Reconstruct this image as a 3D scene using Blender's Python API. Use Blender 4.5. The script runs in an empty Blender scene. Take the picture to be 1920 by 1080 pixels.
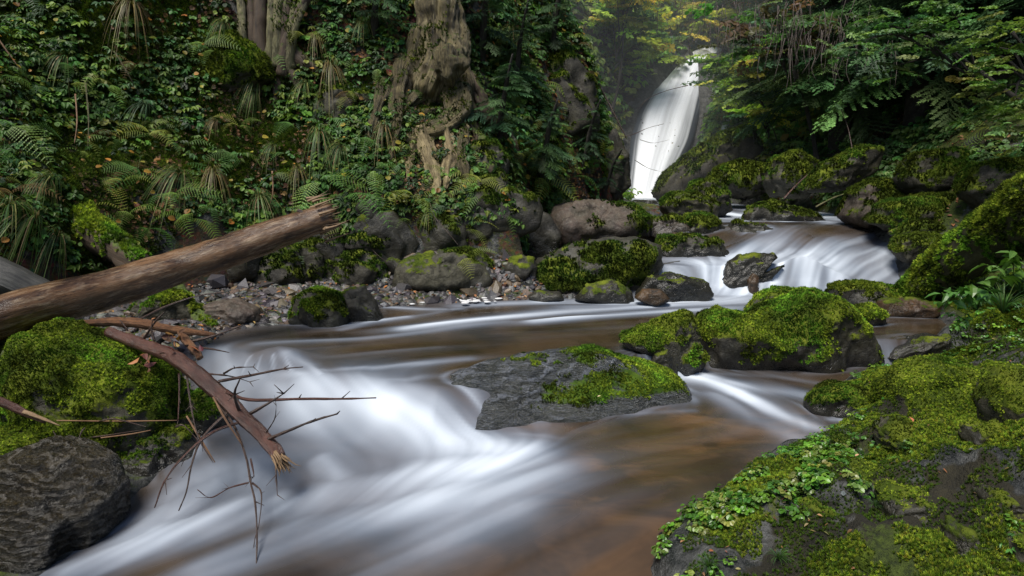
import bpy, math, random, time
import numpy as np
T0 = time.time()
rs = np.random.RandomState(7)
random.seed(7)
SC = bpy.context.scene
COL = SC.collection

# ------------------------------------------------------------------ camera
F, HOR, CH = 1280.0, 330.0, 1.25
PITCH = math.atan((540 - HOR) / F)
CP, SP = math.cos(PITCH), math.sin(PITCH)
cam_d = bpy.data.cameras.new('camera'); cam = bpy.data.objects.new('camera', cam_d); COL.objects.link(cam)
cam.location = (0, 0, CH); cam.rotation_euler = (math.pi / 2 - PITCH, 0, 0)
cam_d.sensor_width = 36; cam_d.lens = 24; cam_d.clip_end = 1000; cam_d.clip_start = 0.05
SC.camera = cam

def ray(px, py):
    u, v = (px - 960) / F, (540 - py) / F
    return np.array([u, CP + v * SP, -SP + v * CP])
def P(px, py, Y):
    r = ray(px, py); t = Y / r[1]
    return np.array([r[0] * t, Y, CH + r[2] * t])
def pxm(Y):                      # metres per photo pixel at depth Y
    return Y / F

# ------------------------------------------------------------------ noise
def _h(ix, iy, iz, s):
    n = (ix * 374761393 + iy * 668265263 + iz * 2147483647 + s * 1274126177) & 0xFFFFFFFF
    n = ((n ^ (n >> 13)) * 1274126177) & 0xFFFFFFFF
    n = ((n ^ (n >> 15)) * 2246822519) & 0xFFFFFFFF
    return ((n ^ (n >> 16)) & 0xFFFFFF) / float(0x800000) - 1.0
def vnoise(p, s=0):
    p = np.asarray(p, float); i = np.floor(p).astype(np.int64); f = p - i
    f = f * f * f * (f * (f * 6 - 15) + 10); out = 0
    for dx in (0, 1):
        wx = f[..., 0] if dx else 1 - f[..., 0]
        for dy in (0, 1):
            wy = f[..., 1] if dy else 1 - f[..., 1]
            for dz in (0, 1):
                wz = f[..., 2] if dz else 1 - f[..., 2]
                out = out + wx * wy * wz * _h(i[..., 0] + dx, i[..., 1] + dy, i[..., 2] + dz, s)
    return out
def fbm(p, o=4, s=0, g=.5, ridged=False):
    p = np.asarray(p, float); a = 1.; t = 0; n = 0
    for k in range(o):
        v = vnoise(p * (2.03 ** k) + 17.3 * k, s + k)
        if ridged: v = 1 - 2 * np.abs(v)
        t = t + a * v; n += a; a *= g
    return t / n
def xy3(x, y, z=0): return np.stack([x, y, np.zeros_like(x) + z], -1)
def ss(x, a=0., b=1.):
    t = np.clip((x - a) / (b - a), 0, 1); return t * t * (3 - 2 * t)
def mix(a, b, t): return a + (b - a) * t

# ------------------------------------------------------------------ object helpers
def tag(o, label=None, cat=None, group=None, kind=None):
    if label: o['label'] = label
    if cat: o['category'] = cat
    if group: o['group'] = group
    if kind: o['kind'] = kind
    return o
def mk(name, V, Fc, mat=None, parent=None, attrs=None, uv=None, smooth=True, loc=None, link=True):
    V = np.asarray(V, np.float32); Fc = np.asarray(Fc, np.int32); k = Fc.shape[1]
    if loc is not None: V = V - np.asarray(loc, np.float32)
    me = bpy.data.meshes.new(name)
    me.vertices.add(len(V)); me.vertices.foreach_set('co', V.ravel())
    me.loops.add(Fc.size); me.loops.foreach_set('vertex_index', Fc.ravel())
    me.polygons.add(len(Fc))
    me.polygons.foreach_set('loop_start', np.arange(0, Fc.size, k, dtype=np.int32))
    me.polygons.foreach_set('loop_total', np.full(len(Fc), k, np.int32))
    me.polygons.foreach_set('use_smooth', np.full(len(Fc), smooth))
    for an, av in (attrs or {}).items():
        av = np.asarray(av, np.float32)
        if av.ndim == 2:
            a = me.color_attributes.new(an, 'FLOAT_COLOR', 'POINT')
            c = np.ones((len(V), 4), np.float32); c[:, :3] = av; a.data.foreach_set('color', c.ravel())
        else:
            a = me.attributes.new(an, 'FLOAT', 'POINT'); a.data.foreach_set('value', av)
    if uv is not None:
        l = me.uv_layers.new(name='UVMap'); l.data.foreach_set('uv', np.asarray(uv, np.float32)[Fc.ravel()].ravel())
    me.update(); me.validate()
    if mat: me.materials.append(mat)
    o = bpy.data.objects.new(name, me)
    if loc is not None: o.location = loc
    if parent is not None: o.parent = parent
    if link: COL.objects.link(o)
    return o
def empty(name, loc):
    o = bpy.data.objects.new(name, None); COL.objects.link(o); o.location = loc; o.empty_display_size = .1; return o
def child(name, V, Fc, mat, par, **k):     # V in world coordinates, parent is an unrotated Empty
    return mk(name, np.asarray(V) - np.array(par.location), Fc, mat, par, **k)
def copy_thing(root, loc, rotz=0., scale=1., label=None, cat=None, tilt=(0, 0)):
    r = root.copy(); COL.objects.link(r); r.location = loc; r.rotation_euler = (tilt[0], tilt[1], rotz); r.scale = (scale,) * 3
    if label: r['label'] = label
    if cat: r['category'] = cat
    for ch in root.children:
        c = ch.copy(); COL.objects.link(c); c.parent = r
    return r

# ------------------------------------------------------------------ node helpers
class N:
    def __init__(s, name):
        s.m = bpy.data.materials.new(name); s.m.use_nodes = True; s.t = s.m.node_tree
        s.t.nodes.clear(); s.out = s.t.nodes.new('ShaderNodeOutputMaterial')
    def n(s, typ, **kw):
        nd = s.t.nodes.new(typ)
        for k, v in kw.items():
            if k.startswith('i_'):
                key = k[2:]; key = int(key) if key.isdigit() else key.replace('_', ' ')
                s.set(nd.inputs[key], v)
            else: setattr(nd, k, v)
        return nd
    def set(s, inp, v):
        if isinstance(v, bpy.types.NodeSocket): s.t.links.new(v, inp)
        elif isinstance(v, (tuple, list)) and len(v) == 3 and inp.type == 'RGBA': inp.default_value = (*v, 1)
        else: inp.default_value = v
    def attr(s, name, col=False):
        a = s.n('ShaderNodeAttribute', attribute_name=name); return a.outputs['Color' if col else 'Fac']
    def noise(s, scale, detail=5, rough=.55, vec=None, dist=0., col=False):
        a = s.n('ShaderNodeTexNoise', i_Scale=scale, i_Detail=detail, i_Roughness=rough, i_Distortion=dist)
        if vec is not None: s.set(a.inputs['Vector'], vec)
        return a.outputs['Color' if col else 'Fac']
    def mp(s, vec, scale=(1, 1, 1), rot=(0, 0, 0)):
        a = s.n('ShaderNodeMapping'); s.set(a.inputs['Vector'], vec); a.inputs['Scale'].default_value = scale
        a.inputs['Rotation'].default_value = rot; return a.outputs[0]
    def pos(s): return s.n('ShaderNodeNewGeometry').outputs['Position']
    def uv(s): return s.n('ShaderNodeTexCoord').outputs['UV']
    def rmp(s, f, stops, interp='LINEAR'):
        a = s.n('ShaderNodeValToRGB'); s.set(a.inputs[0], f); r = a.color_ramp; r.interpolation = interp
        while len(r.elements) < len(stops): r.elements.new(.5)
        for e, (p, c) in zip(r.elements, stops):
            e.position = p; e.color = (*c, 1) if isinstance(c, (tuple, list)) else (c, c, c, 1)
        return a.outputs[0]
    def mixc(s, f, a, b, mode='MIX'):
        m = s.n('ShaderNodeMix', data_type='RGBA', blend_type=mode)
        s.set(m.inputs[0], f); s.set(m.inputs[6], a); s.set(m.inputs[7], b); return m.outputs[2]
    def ma(s, op, a, b=None, c=None, clamp=False):
        m = s.n('ShaderNodeMath', operation=op, use_clamp=clamp); s.set(m.inputs[0], a)
        if b is not None: s.set(m.inputs[1], b)
        if c is not None: s.set(m.inputs[2], c)
        return m.outputs[0]
    def bump(s, h, strength=.5, dist=.02, nrm=None):
        b = s.n('ShaderNodeBump', i_Strength=strength, i_Distance=dist); s.set(b.inputs['Height'], h)
        if nrm is not None: s.set(b.inputs['Normal'], nrm)
        return b.outputs[0]
    def fin(s, col, rough=.7, spec=.5, nrm=None, extra=None):
        p = s.n('ShaderNodeBsdfPrincipled'); s.set(p.inputs['Base Color'], col); s.set(p.inputs['Roughness'], rough)
        s.set(p.inputs['Specular IOR Level'], spec)
        if nrm is not None: s.set(p.inputs['Normal'], nrm)
        for k, v in (extra or {}).items(): s.set(p.inputs[k], v)
        s.t.links.new(p.outputs[0], s.out.inputs[0]); return s.m

def rock_mat(name, c1, c2, c3, mossc=((.014, .024, .004), (.07, .10, .012), (.20, .23, .025)), stria=None, rough=.75, wetc=.35, bscale=1.):
    n = N(name); pos = n.pos()
    vec = n.mp(pos, *stria) if stria else pos
    a = n.noise(3.5 if stria else 5, 8, .65, vec, .4); b = n.noise(26, 6, .7, vec, .2); sp = n.noise(90, 3, .6, pos)
    col = n.mixc(n.rmp(a, [(.36, 0), (.62, 1)]), c1, c2)
    col = n.mixc(n.rmp(b, [(.48, 0), (.72, .8)]), col, c3)
    film = n.rmp(n.noise(2.7, 5, .65, pos, .3), [(.38, 0), (.6, .6)]); col = n.mixc(film, col, n.mixc(.5, col, (.07, .062, .018)))
    lich = n.rmp(n.noise(14, 5, .7, pos), [(.62, 0), (.7, .45)])
    col = n.mixc(lich, col, (.16, .17, .13))
    col = n.mixc(n.rmp(sp, [(.3, .5), (.6, 0)]), col, (.012, .012, .012))
    if stria:
        wv = n.n('ShaderNodeTexWave', wave_type='BANDS', bands_direction='Z', i_Scale=2.6, i_Distortion=16., i_Detail=7., i_Detail_Scale=.9, i_Detail_Roughness=.7); n.set(wv.inputs['Vector'], n.mp(pos, (1, 1, 2.2) if 'slab' in name else (1.7, 1.7, 3.8), stria[1]))
        wvf = wv.outputs['Fac']; wvm = n.rmp(n.noise(3.2, 4, .6, pos), [(.42, 0), (.62, 1)] if 'slab' in name else [(.25, .3), (.5, 1)]); col = n.mixc(n.ma('MULTIPLY', wvm, n.rmp(wvf, [(.62, 0), (.95, .5)])), col, c3); col = n.mixc(n.ma('MULTIPLY', wvm, n.rmp(wvf, [(.05, .6), (.3, 0)])), col, (.015, .016, .014))
    crack = n.n('ShaderNodeTexVoronoi', feature='DISTANCE_TO_EDGE', i_Scale=3.2, i_Vector=n.mixc(.35, vec, n.noise(2.2, 6, .7, vec, col=True)))
    cr = n.rmp(crack.outputs[0], [(0, .25), (.016, 1)])
    col = n.mixc(cr, n.mixc(.65, col, (.006, .006, .006)), col)
    wet = n.attr('wet')
    col = n.mixc(wet, col, n.mixc(.55, col, (.008, .009, .010)))
    rg = n.ma('MULTIPLY_ADD', wet, wetc - rough, rough)
    rg = n.ma('MULTIPLY_ADD', n.noise(60, 3, .6, pos), .25, n.ma('SUBTRACT', rg, .1), clamp=True)
    mn = n.noise(34, 5, .75, pos); ml = n.noise(5.5, 4, .6, pos)
    mcol = n.mixc(n.rmp(mn, [(.32, 0), (.62, 1)]), mossc[0], mossc[1])
    mcol = n.mixc(n.rmp(ml, [(.45, 0), (.68, .75)]), mcol, mossc[2])
    m = n.ma('ADD', n.attr('moss'), n.ma('MULTIPLY_ADD', n.noise(45, 5, .75, pos), .9, -.45))
    m = n.rmp(m, [(.42, 0), (.56, 1)])
    fc = n.mixc(m, col, mcol)
    rg = n.mixc(m, rg, (.9,) * 3)
    h = n.ma('ADD', n.ma('MULTIPLY', a, .8), n.ma('ADD', n.ma('MULTIPLY', b, .5), n.ma('MULTIPLY', cr, .25)))
    if stria: h = n.ma('ADD', h, n.ma('MULTIPLY', n.ma('MULTIPLY', wvm, wvf), .7))
    h2 = n.ma('ADD', n.ma('MULTIPLY', mn, 1.1), .4)
    hh = n.mixc(m, h, h2)
    return n.fin(fc, rg, n.ma('MULTIPLY_ADD', m, -.4, .5), n.bump(hh, .75 * bscale, .03))
M = {}
M['rock_grey'] = rock_mat('grey mossy rock', (.022, .020, .013), (.064, .057, .038), (.14, .13, .10))
M['rock_dark'] = rock_mat('dark wet rock', (.014, .012, .009), (.040, .034, .023), (.085, .078, .060), wetc=.22)
M['rock_brown'] = rock_mat('brown rock', (.045, .032, .024), (.12, .08, .06), (.19, .17, .14))
M['rock_rust'] = rock_mat('rusty rock', (.07, .032, .012), (.15, .072, .022), (.04, .03, .022), wetc=.25)
M['rock_slab'] = rock_mat('wet layered slab', (.020, .022, .017), (.075, .082, .075), (.36, .39, .47), stria=((1.1, 3., 9), (0, .45, .5)), rough=.35, wetc=.14, bscale=1.0,  # pale blue third colour paints sky glints onto the slab's ridges
                          mossc=((.015, .03, .004), (.05, .095, .010), (.12, .19, .02)))
M['rock_swirl'] = rock_mat('swirled rock', (.022, .016, .007), (.17, .12, .035), (.40, .37, .33), stria=((1.5, 3, 9), (0.3, -.6, .7)), rough=.5, wetc=.22, bscale=1.6)  # pale third colour paints glints along the swirl bands
M['rock_white'] = N('pale foam').fin((.62, .62, .62), .6)

def leaf_mat(name, trans=.35, rough=.5, spec=.35):
    n = N(name); c = n.attr('Col', True)
    c = n.mixc(n.rmp(n.noise(25, 2, .5, n.pos()), [(.35, .35), (.6, 0)]), c, n.mixc(1., c, (.35, .45, .35), 'MULTIPLY'))
    d = n.n('ShaderNodeBsdfPrincipled'); n.set(d.inputs['Base Color'], c); d.inputs['Roughness'].default_value = rough
    d.inputs['Specular IOR Level'].default_value = spec
    t = n.n('ShaderNodeBsdfTranslucent'); n.set(t.inputs[0], n.mixc(1., c, (1.3, 1.4, .7), 'MULTIPLY'))
    m = n.n('ShaderNodeMixShader'); m.inputs[0].default_value = trans
    n.t.links.new(d.outputs[0], m.inputs[1]); n.t.links.new(t.outputs[0], m.inputs[2]); n.t.links.new(m.outputs[0], n.out.inputs[0])
    return n.m
M['leaf'] = leaf_mat('leaf')
M['bright_leaf'] = leaf_mat('bright leaf', .55, .5, .3)
M['gloss_leaf'] = leaf_mat('glossy leaf', .25, .35, .5)
M['dry'] = leaf_mat('dry leaf', .12, .6, .4)
M['moss'] = leaf_mat('moss', .25, .8, .1)
M['needle'] = leaf_mat('needle', .12, .55, .3)

def wood_mat(name, c1, c2, c3, rough=.45, su=(14, 1.1, 1), bs=.5, moss=False, mossk=.45):
    n = N(name); uv = n.uv(); v = n.mp(uv, su)
    a = n.noise(2.2, 7, .65, v, .6); b = n.noise(7, 6, .7, v, .3)
    col = n.mixc(n.rmp(a, [(.35, 0), (.62, 1)]), c1, c2)
    col = n.mixc(n.rmp(b, [(.5, 0), (.7, .8)]), col, c3)
    pos = n.pos(); blot = n.noise(4, 5, .6, pos, .5)
    col = n.mixc(n.rmp(blot, [(.5, 0), (.66, .7)]), col, n.mixc(1., col, (.25, .2, .2), 'MULTIPLY'))
    fine = n.noise(22, 4, .7, n.mp(uv, (su[0] * 1.5, su[1] * .6, 1)))
    col = n.mixc(n.rmp(fine, [(.36, .75), (.46, 0)]), col, (.008, .006, .005))
    h = n.ma('ADD', b, n.ma('MULTIPLY', fine, .8)); rg = n.ma('MULTIPLY_ADD', a, .35, rough - .17)
    if moss:
        g = n.n('ShaderNodeSeparateXYZ', i_Vector=n.n('ShaderNodeNewGeometry').outputs['Normal']).outputs[2]
        m = n.ma('ADD', n.ma('MULTIPLY_ADD', g, .45, mossk - .45), n.ma('MULTIPLY_ADD', n.noise(9, 6, .7, pos), 1.5, -.5))
        m = n.rmp(m, [(.42, 0), (.58, 1)]); mn = n.noise(40, 4, .7, pos)
        mc = n.mixc(n.rmp(mn, [(.35, 0), (.62, 1)]), (.015, .028, .004), (.085, .12, .015))
        col = n.mixc(m, col, mc); rg = n.mixc(m, rg, (.9,) * 3); h = n.mixc(m, h, mn)
    return n.fin(col, rg, .5, n.bump(h, min(1., bs), .012 * max(1., bs * 1.5)))
M['log'] = wood_mat('barkless wet log', (.030, .015, .008), (.165, .088, .040), (.34, .25, .16), .24, (4, .8, 1), .5)  # pale grain streaks, lightened to paint in highlights
M['log_dark'] = wood_mat('dark old log', (.03, .03, .028), (.08, .078, .07), (.14, .13, .11), .4)
M['log_moss'] = wood_mat('mossy log', (.03, .02, .012), (.08, .05, .03), (.12, .09, .05), .7, moss=True)
M['bark_red'] = wood_mat('red brown wet bark', (.045, .018, .013), (.10, .042, .03), (.17, .09, .065), .32, (5, 4, 1), .6)
M['bark_orange'] = wood_mat('peeling orange bark', (.09, .04, .02), (.26, .12, .05), (.04, .02, .015), .45, (6, 5, 1), .8)
M['twig'] = wood_mat('dark twig', (.03, .018, .014), (.07, .04, .03), (.12, .08, .06), .35)
M['dead_twig'] = wood_mat('dry grey brown twig', (.06, .045, .04), (.13, .10, .085), (.2, .16, .14), .7)
M['twig_tan'] = wood_mat('tan twig', (.14, .07, .03), (.26, .14, .07), (.30, .2, .12), .5)
M['splinter'] = wood_mat('split wood', (.15, .085, .04), (.29, .19, .10), (.42, .33, .22), .6, (10, 6, 1))
M['stem_pale'] = wood_mat('pale mossy bark', (.06, .055, .025), (.20, .18, .08), (.36, .33, .19), .7, (4, 2, 1), .9, moss=True, mossk=.36)
M['oldwood'] = wood_mat('weathered trunk wood', (.022, .016, .008), (.21, .165, .07), (.46, .39, .21), .6, (9, .9, 1), 2., moss=True, mossk=.33)
M['palewood'] = wood_mat('pale bare root', (.15, .11, .045), (.42, .33, .17), (.10, .07, .035), .6, (6, .9, 1), .9)
M['trunk'] = wood_mat('dark trunk bark', (.02, .016, .012), (.06, .05, .04), (.10, .09, .08), .8, (6, 2, 1), 1)

# ------------------------------------------------------------------ terrain and water heights
CHN = np.array([(.30, .6), (.56, 2.47), (.80, 2.80), (1.10, 3.15), (1.50, 3.42), (2.03, 3.92), (1.95, 4.2), (2.35, 4.6), (3.0, 4.9), (3.7, 5.6), (3.8, 6.1), (3.7, 6.6), (4.2, 7.1), (4.5, 8.0), (4.5, 9.),
                (5.1, 10.3), (4.9, 12), (3.9, 14.5), (3.75, 16.0), (4.6, 17.0), (5.3, 17.9), (6.0, 18.8), (7.0, 24),
                (5.4, 24), (4.6, 18.8), (3.3, 17.9), (2.75, 17), (2.62, 16), (2.6, 14), (2.9, 11.5), (2.5, 9.5), (2.2, 8.0), (1.5, 7.35), (.8, 7.0), (-.3, 6.85), (-1.17, 6.5), (-1.9, 5.7), (-2.3, 5.5), (-2.35, 5.), (-2.2, 4.4),
                (-1.95, 3.8), (-1.95, 3.35), (-1.97, 2.93), (-2.1, 2.4), (-2.4, .6)])
FOOT = np.array([(-12, .5), (-5.2, 2.4), (-4.1, 4.6), (-3.4, 6.3), (-2.6, 7.15), (-1, 7.3), (.15, 7.35), (.30, 8.5), (.95, 9.6), (1.6, 10.5), (1.85, 11.2), (1.6, 12.5), (1.9, 16), (2.3, 17), (3.0, 18.2), (4.3, 20), (5, 30), (5, 70)])
def segd(x, y, A, B):
    d = B - A; L = (d ** 2).sum(); t = np.clip(((x - A[0]) * d[0] + (y - A[1]) * d[1]) / L, 0, 1)
    return np.hypot(x - A[0] - t * d[0], y - A[1] - t * d[1]), t
def polyd(x, y, PL, closed):
    best = np.full(x.shape, 1e9); sgn = np.ones(x.shape); n = len(PL)
    inside = np.zeros(x.shape, bool)
    for k in range(n if closed else n - 1):
        A, B = PL[k], PL[(k + 1) % n]
        d, t = segd(x, y, A, B); c = (B[0] - A[0]) * (y - A[1]) - (B[1] - A[1]) * (x - A[0])
        u = d < best; best = np.where(u, d, best); sgn = np.where(u, np.sign(c), sgn)
        if closed:
            cond = ((A[1] > y) != (B[1] > y)); dy = (B[1] - A[1]) or 1e-9
            inside ^= cond & (x < (B[0] - A[0]) * (y - A[1]) / dy + A[0])
    return np.where(inside, -best, best) if closed else best * sgn
def lipY(x): return np.interp(x, [-3, -2.05, -1.2, -.45, 0, .6, 1.0, 1.2, 1.45, 1.7, 4], [5.3, 4.85, 4.27, 3.95, 4.15, 4.5, 4.74, 4.76, 5.0, 5.15, 5.1])
def W(x, y):
    x = np.asarray(x, float); y = np.asarray(y, float)
    w = np.interp(x, [-2, -.5, .5, 1], [.45, .5, .2, .12])
    s = lipY(x) + .05 * vnoise(xy3(x * 2, y * 0), 5) - y
    z = -.17 * ss(s / w)
    z = z + .07 * np.exp(-((x + 1.61) / .20) ** 2 - ((y - 4.62) / .15) ** 2)
    z = z + .09 * np.exp(-((x - 2.74) / .13) ** 2 - ((y - 7.36) / .13) ** 2) + .13 * np.exp(-((x - 3.17) / .19) ** 2 - ((y - 7.38) / .15) ** 2)
    t = -.6 * x - .8 * (y - 3.9)
    z = z - .26 * ss(t, .15, 1.9) * ss(s, 0, .5)
    # upstream rise, stepped
    yo = y + .18 * vnoise(xy3(x * 1.6, y * 0 + 3), 9) + .10 * np.clip(x - 3.2, 0, 2)
    right = ss(x, 3.3, 3.9)
    st = np.interp(yo, [7.05, 7.2, 7.34, 7.9, 8.15, 8.6, 8.8, 10, 12, 14, 16.1, 18.7, 19.3, 24, 40], [0, .08, .27, .36, .45, .60, .62, .64, .68, .72, .76, 4.45, 4.75, 5.2, 6])
    st2 = np.interp(yo, [7.0, 7.4, 7.8, 8.3, 8.8, 10, 12, 14, 16.1, 18.7, 19.3, 24, 40], [0, .12, .34, .52, .62, .64, .68, .72, .76, 4.45, 4.75, 5.2, 6])
    return z + mix(st, st2, right)
def leftm(x, y): return 1 - ss(x - np.interp(y, [0, 5, 6.9, 7.3, 8, 9.5, 12, 14.5, 16, 17, 17.9, 18.8, 24], [-.3, 0, .6, 2.2, 3.1, 3.5, 3.9, 3.2, 3.1, 3.35, 4.0, 5.1, 5.9]), -.15, .15)
def G(x, y):
    x = np.asarray(x, float); y = np.asarray(y, float)
    d = polyd(x, y, CHN, True); f = polyd(x, y, FOOT, False)
    d = d + .07 * fbm(xy3(x * 3, y * 3), 3, 21)
    w = W(x, y); do = np.clip(d, 0, None)
    left = leftm(x, y)
    nr = ss(y, 5.3, 6.6)
    # right side
    pr_near = .06 * ss(do, 0, .08) + .36 * do ** .95 + .12 * ss(do, .8, 1.6)
    far = ss(y, 11, 14)
    pr_far = .10 * ss(do, 0, .15) + .75 * np.clip(do, 0, .8) + 1.05 * np.clip(do - .8, 0, 5 + 6 * far) + .35 * np.clip(do - 6, 0, 60)
    pr = mix(pr_near, pr_far, nr)
    # left side
    fo = np.clip(f + .12 * fbm(xy3(x * 2.2, y * 2.2), 3, 31), 0, None)
    k = mix(1.12, 2.6, ss(y - .3 * x, 8.3, 10.2) * (1 - ss(y, 15, 17) * .5))
    cap = mix(4.6, 4.2, ss(y, 9, 11))
    pl = .05 * ss(do, 0, .3) + .06 * do * ss(-x, 0, 1.5) + .5 * ss(fo, 0, .22)
    pl = pl - .55 * ss(y, 7.25, 7.7) * (1 - ss(y, 10.2, 11)) * ss(do, .02, .25) * (1 - ss(fo, .0, .3)) * ss(x, -.3, .3)
    step = k * fo + .16 * np.sin(fo * 5.2 + 2 * vnoise(xy3(x, y) * .8, 41)) * ss(fo, .2, .8)
    pl = pl + np.where(step < cap, step, cap + .3 * (step - cap))
    h = mix(pr, pl, left)
    rough = fbm(xy3(x * 1.9, y * 1.9, 0), 5, 51) * (.20 + .16 * left) * ss(np.maximum(fo * left, do * (1 - left)), .1, 1.5)
    lump = fbm(xy3(x * 6, y * 6, 0), 4, 61) * .055 * ss(do, 0, .3)
    lump = lump + (np.abs(fbm(xy3(x * 4.1, y * 4.1, 4), 3, 67)) * .20 - .05) * ss(do, .05, .4) * (1 - left) * (1 - nr)
    bed = -.03 - .22 * ss(-d, 0, .25)
    out = np.where(d > 0, w * (1 - ss(do, 3, 6) * 0) + h + rough + lump, w + bed)
    # waterfall cliff: keep W jump from lifting far away side slopes too sharply
    return out

def axis(segs):
    o = [segs[0][0]]
    for a, b, st in segs:
        n = max(1, int(round((b - a) / st))); o += list(a + (b - a) * (np.arange(n) + 1) / n)
    return np.array(o)
GX = axis([(-220, -30, 10), (-30, -9, .6), (-9, -4.8, .06), (-4.8, 4.5, .024), (4.5, 10, .05), (10, 30, .4), (30, 220, 10)])
GY = axis([(-60, .6, 2.5), (.6, 1.6, .1), (1.6, 6, .022), (6, 12.5, .026), (12.5, 22, .08), (22, 60, .6), (60, 300, 10)])
gx, gy = np.meshgrid(GX, GY)
GZ = G(gx, gy)
def gz(x, y):
    x = np.asarray(x, float); y = np.asarray(y, float)
    i = np.clip(np.searchsorted(GX, x) - 1, 0, len(GX) - 2); j = np.clip(np.searchsorted(GY, y) - 1, 0, len(GY) - 2)
    u = np.clip((x - GX[i]) / (GX[i + 1] - GX[i]), 0, 1); v = np.clip((y - GY[j]) / (GY[j + 1] - GY[j]), 0, 1)
    return (GZ[j, i] * (1 - u) + GZ[j, i + 1] * u) * (1 - v) + (GZ[j + 1, i] * (1 - u) + GZ[j + 1, i + 1] * u) * v
def gn(x, y, e=.08):
    n = np.stack([-(gz(x + e, y) - gz(x - e, y)) / (2 * e), -(gz(x, y + e) - gz(x, y - e)) / (2 * e), np.ones_like(x)], -1)
    return n / np.linalg.norm(n, axis=-1, keepdims=True)
def grid_faces(ny, nx):
    i = np.arange(ny * nx).reshape(ny, nx)
    return np.stack([i[:-1, :-1], i[:-1, 1:], i[1:, 1:], i[1:, :-1]], -1).reshape(-1, 4)
def hit(px, py, fn=None, ymin=1.2, ymax=30):
    fn = fn or (lambda x, y: np.maximum(gz(x, y), W(x, y)))
    Y = np.linspace(ymin, ymax, 3000); r = ray(px, py); t = Y / r[1]
    x = r[0] * t; z = CH + r[2] * t; below = z < fn(x, Y)
    k = int(np.argmax(below)) if below.any() else len(Y) - 1
    return np.array([x[k], Y[k], z[k]])
nrmz = gn(gx, gy)
dch = polyd(gx, gy, CHN, True)
left_g = leftm(gx, gy)
mn_ = fbm(xy3(gx * 1.3, gy * 1.3), 4, 71)
moss_g = np.where(left_g > .5, .25 + .5 * mn_ + .35 * ss(nrmz[..., 2], .6, .9) - .1, .50 + .85 * fbm(xy3(gx * 2.6, gy * 2.6), 5, 73))
moss_g = moss_g * ss(dch, -.02, .12)
wet_g = 1 - ss(dch, .05, .35)
lit_g = np.clip(.5 + .8 * fbm(xy3(gx * .8, gy * .8), 3, 77), 0, 1) * left_g

n = N('forest floor'); pos = n.pos()
a = n.noise(4, 8, .7, pos, .5); b = n.noise(40, 5, .7, pos); c = n.noise(130, 2, .6, pos)
soil = n.mixc(n.rmp(a, [(.4, 0), (.62, 1)]), (.010, .009, .005), (.034, .029, .014))
vor = n.n('ShaderNodeTexVoronoi', i_Scale=34., i_Vector=pos, i_Randomness=1.)
litc = n.mixc(.8, (.09, .045, .02), n.mixc(1., vor.outputs['Color'], (.26, .13, .06), 'MULTIPLY'))
soil = n.mixc(n.ma('MULTIPLY', n.attr('litter'), n.rmp(n.noise(9, 4, .6, pos), [(.42, 0), (.55, 1)])), soil, litc)
rockc = n.mixc(n.rmp(n.noise(11, 6, .7, pos, .3), [(.4, 0), (.65, 1)]), (.02, .022, .022), (.13, .13, .125))
rockm = n.rmp(n.ma('ADD', n.noise(3.1, 4, .6, pos), n.ma('MULTIPLY', n.attr('wet'), .2)), [(.53, 0), (.57, 1)])
base = n.mixc(rockm, soil, rockc)
m = n.rmp(n.ma('ADD', n.attr('moss'), n.ma('MULTIPLY_ADD', n.noise(30, 6, .75, pos), 1.3, -.65)), [(.42, 0), (.58, 1)])
mc = n.mixc(n.rmp(b, [(.35, 0), (.6, 1)]), (.012, .02, .003), (.06, .085, .010))
mc = n.mixc(n.rmp(n.noise(3.3, 4, .6, pos), [(.5, 0), (.66, .7)]), mc, (.14, .16, .02))
colr = n.mixc(m, base, mc)
rg = n.mixc(m, n.mixc(rockm, (.8,) * 3, (.33,) * 3), (.9,) * 3)
M['ground'] = n.fin(colr, rg, .4, n.bump(n.ma('ADD', n.ma('ADD', a, b), n.ma('MULTIPLY', c, .5)), .9, .03))
V = np.stack([gx, gy, GZ], -1).reshape(-1, 3)
tag(mk('ground', V, grid_faces(len(GY), len(GX)), M['ground'], attrs={'moss': moss_g.ravel(), 'wet': wet_g.ravel(), 'litter': lit_g.ravel()}), 'steep dark forest banks of soil, rock and moss on both sides of the stream', 'ground', kind='structure')
print('ground', time.time() - T0)

# ------------------------------------------------------------------ water
WX = np.arange(-2.9, 5.3, .019); WY = np.arange(.9, 9.3, .019)
wx, wy = np.meshgrid(WX, WY); wz0 = W(wx, wy); ny, nx = wx.shape
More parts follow.
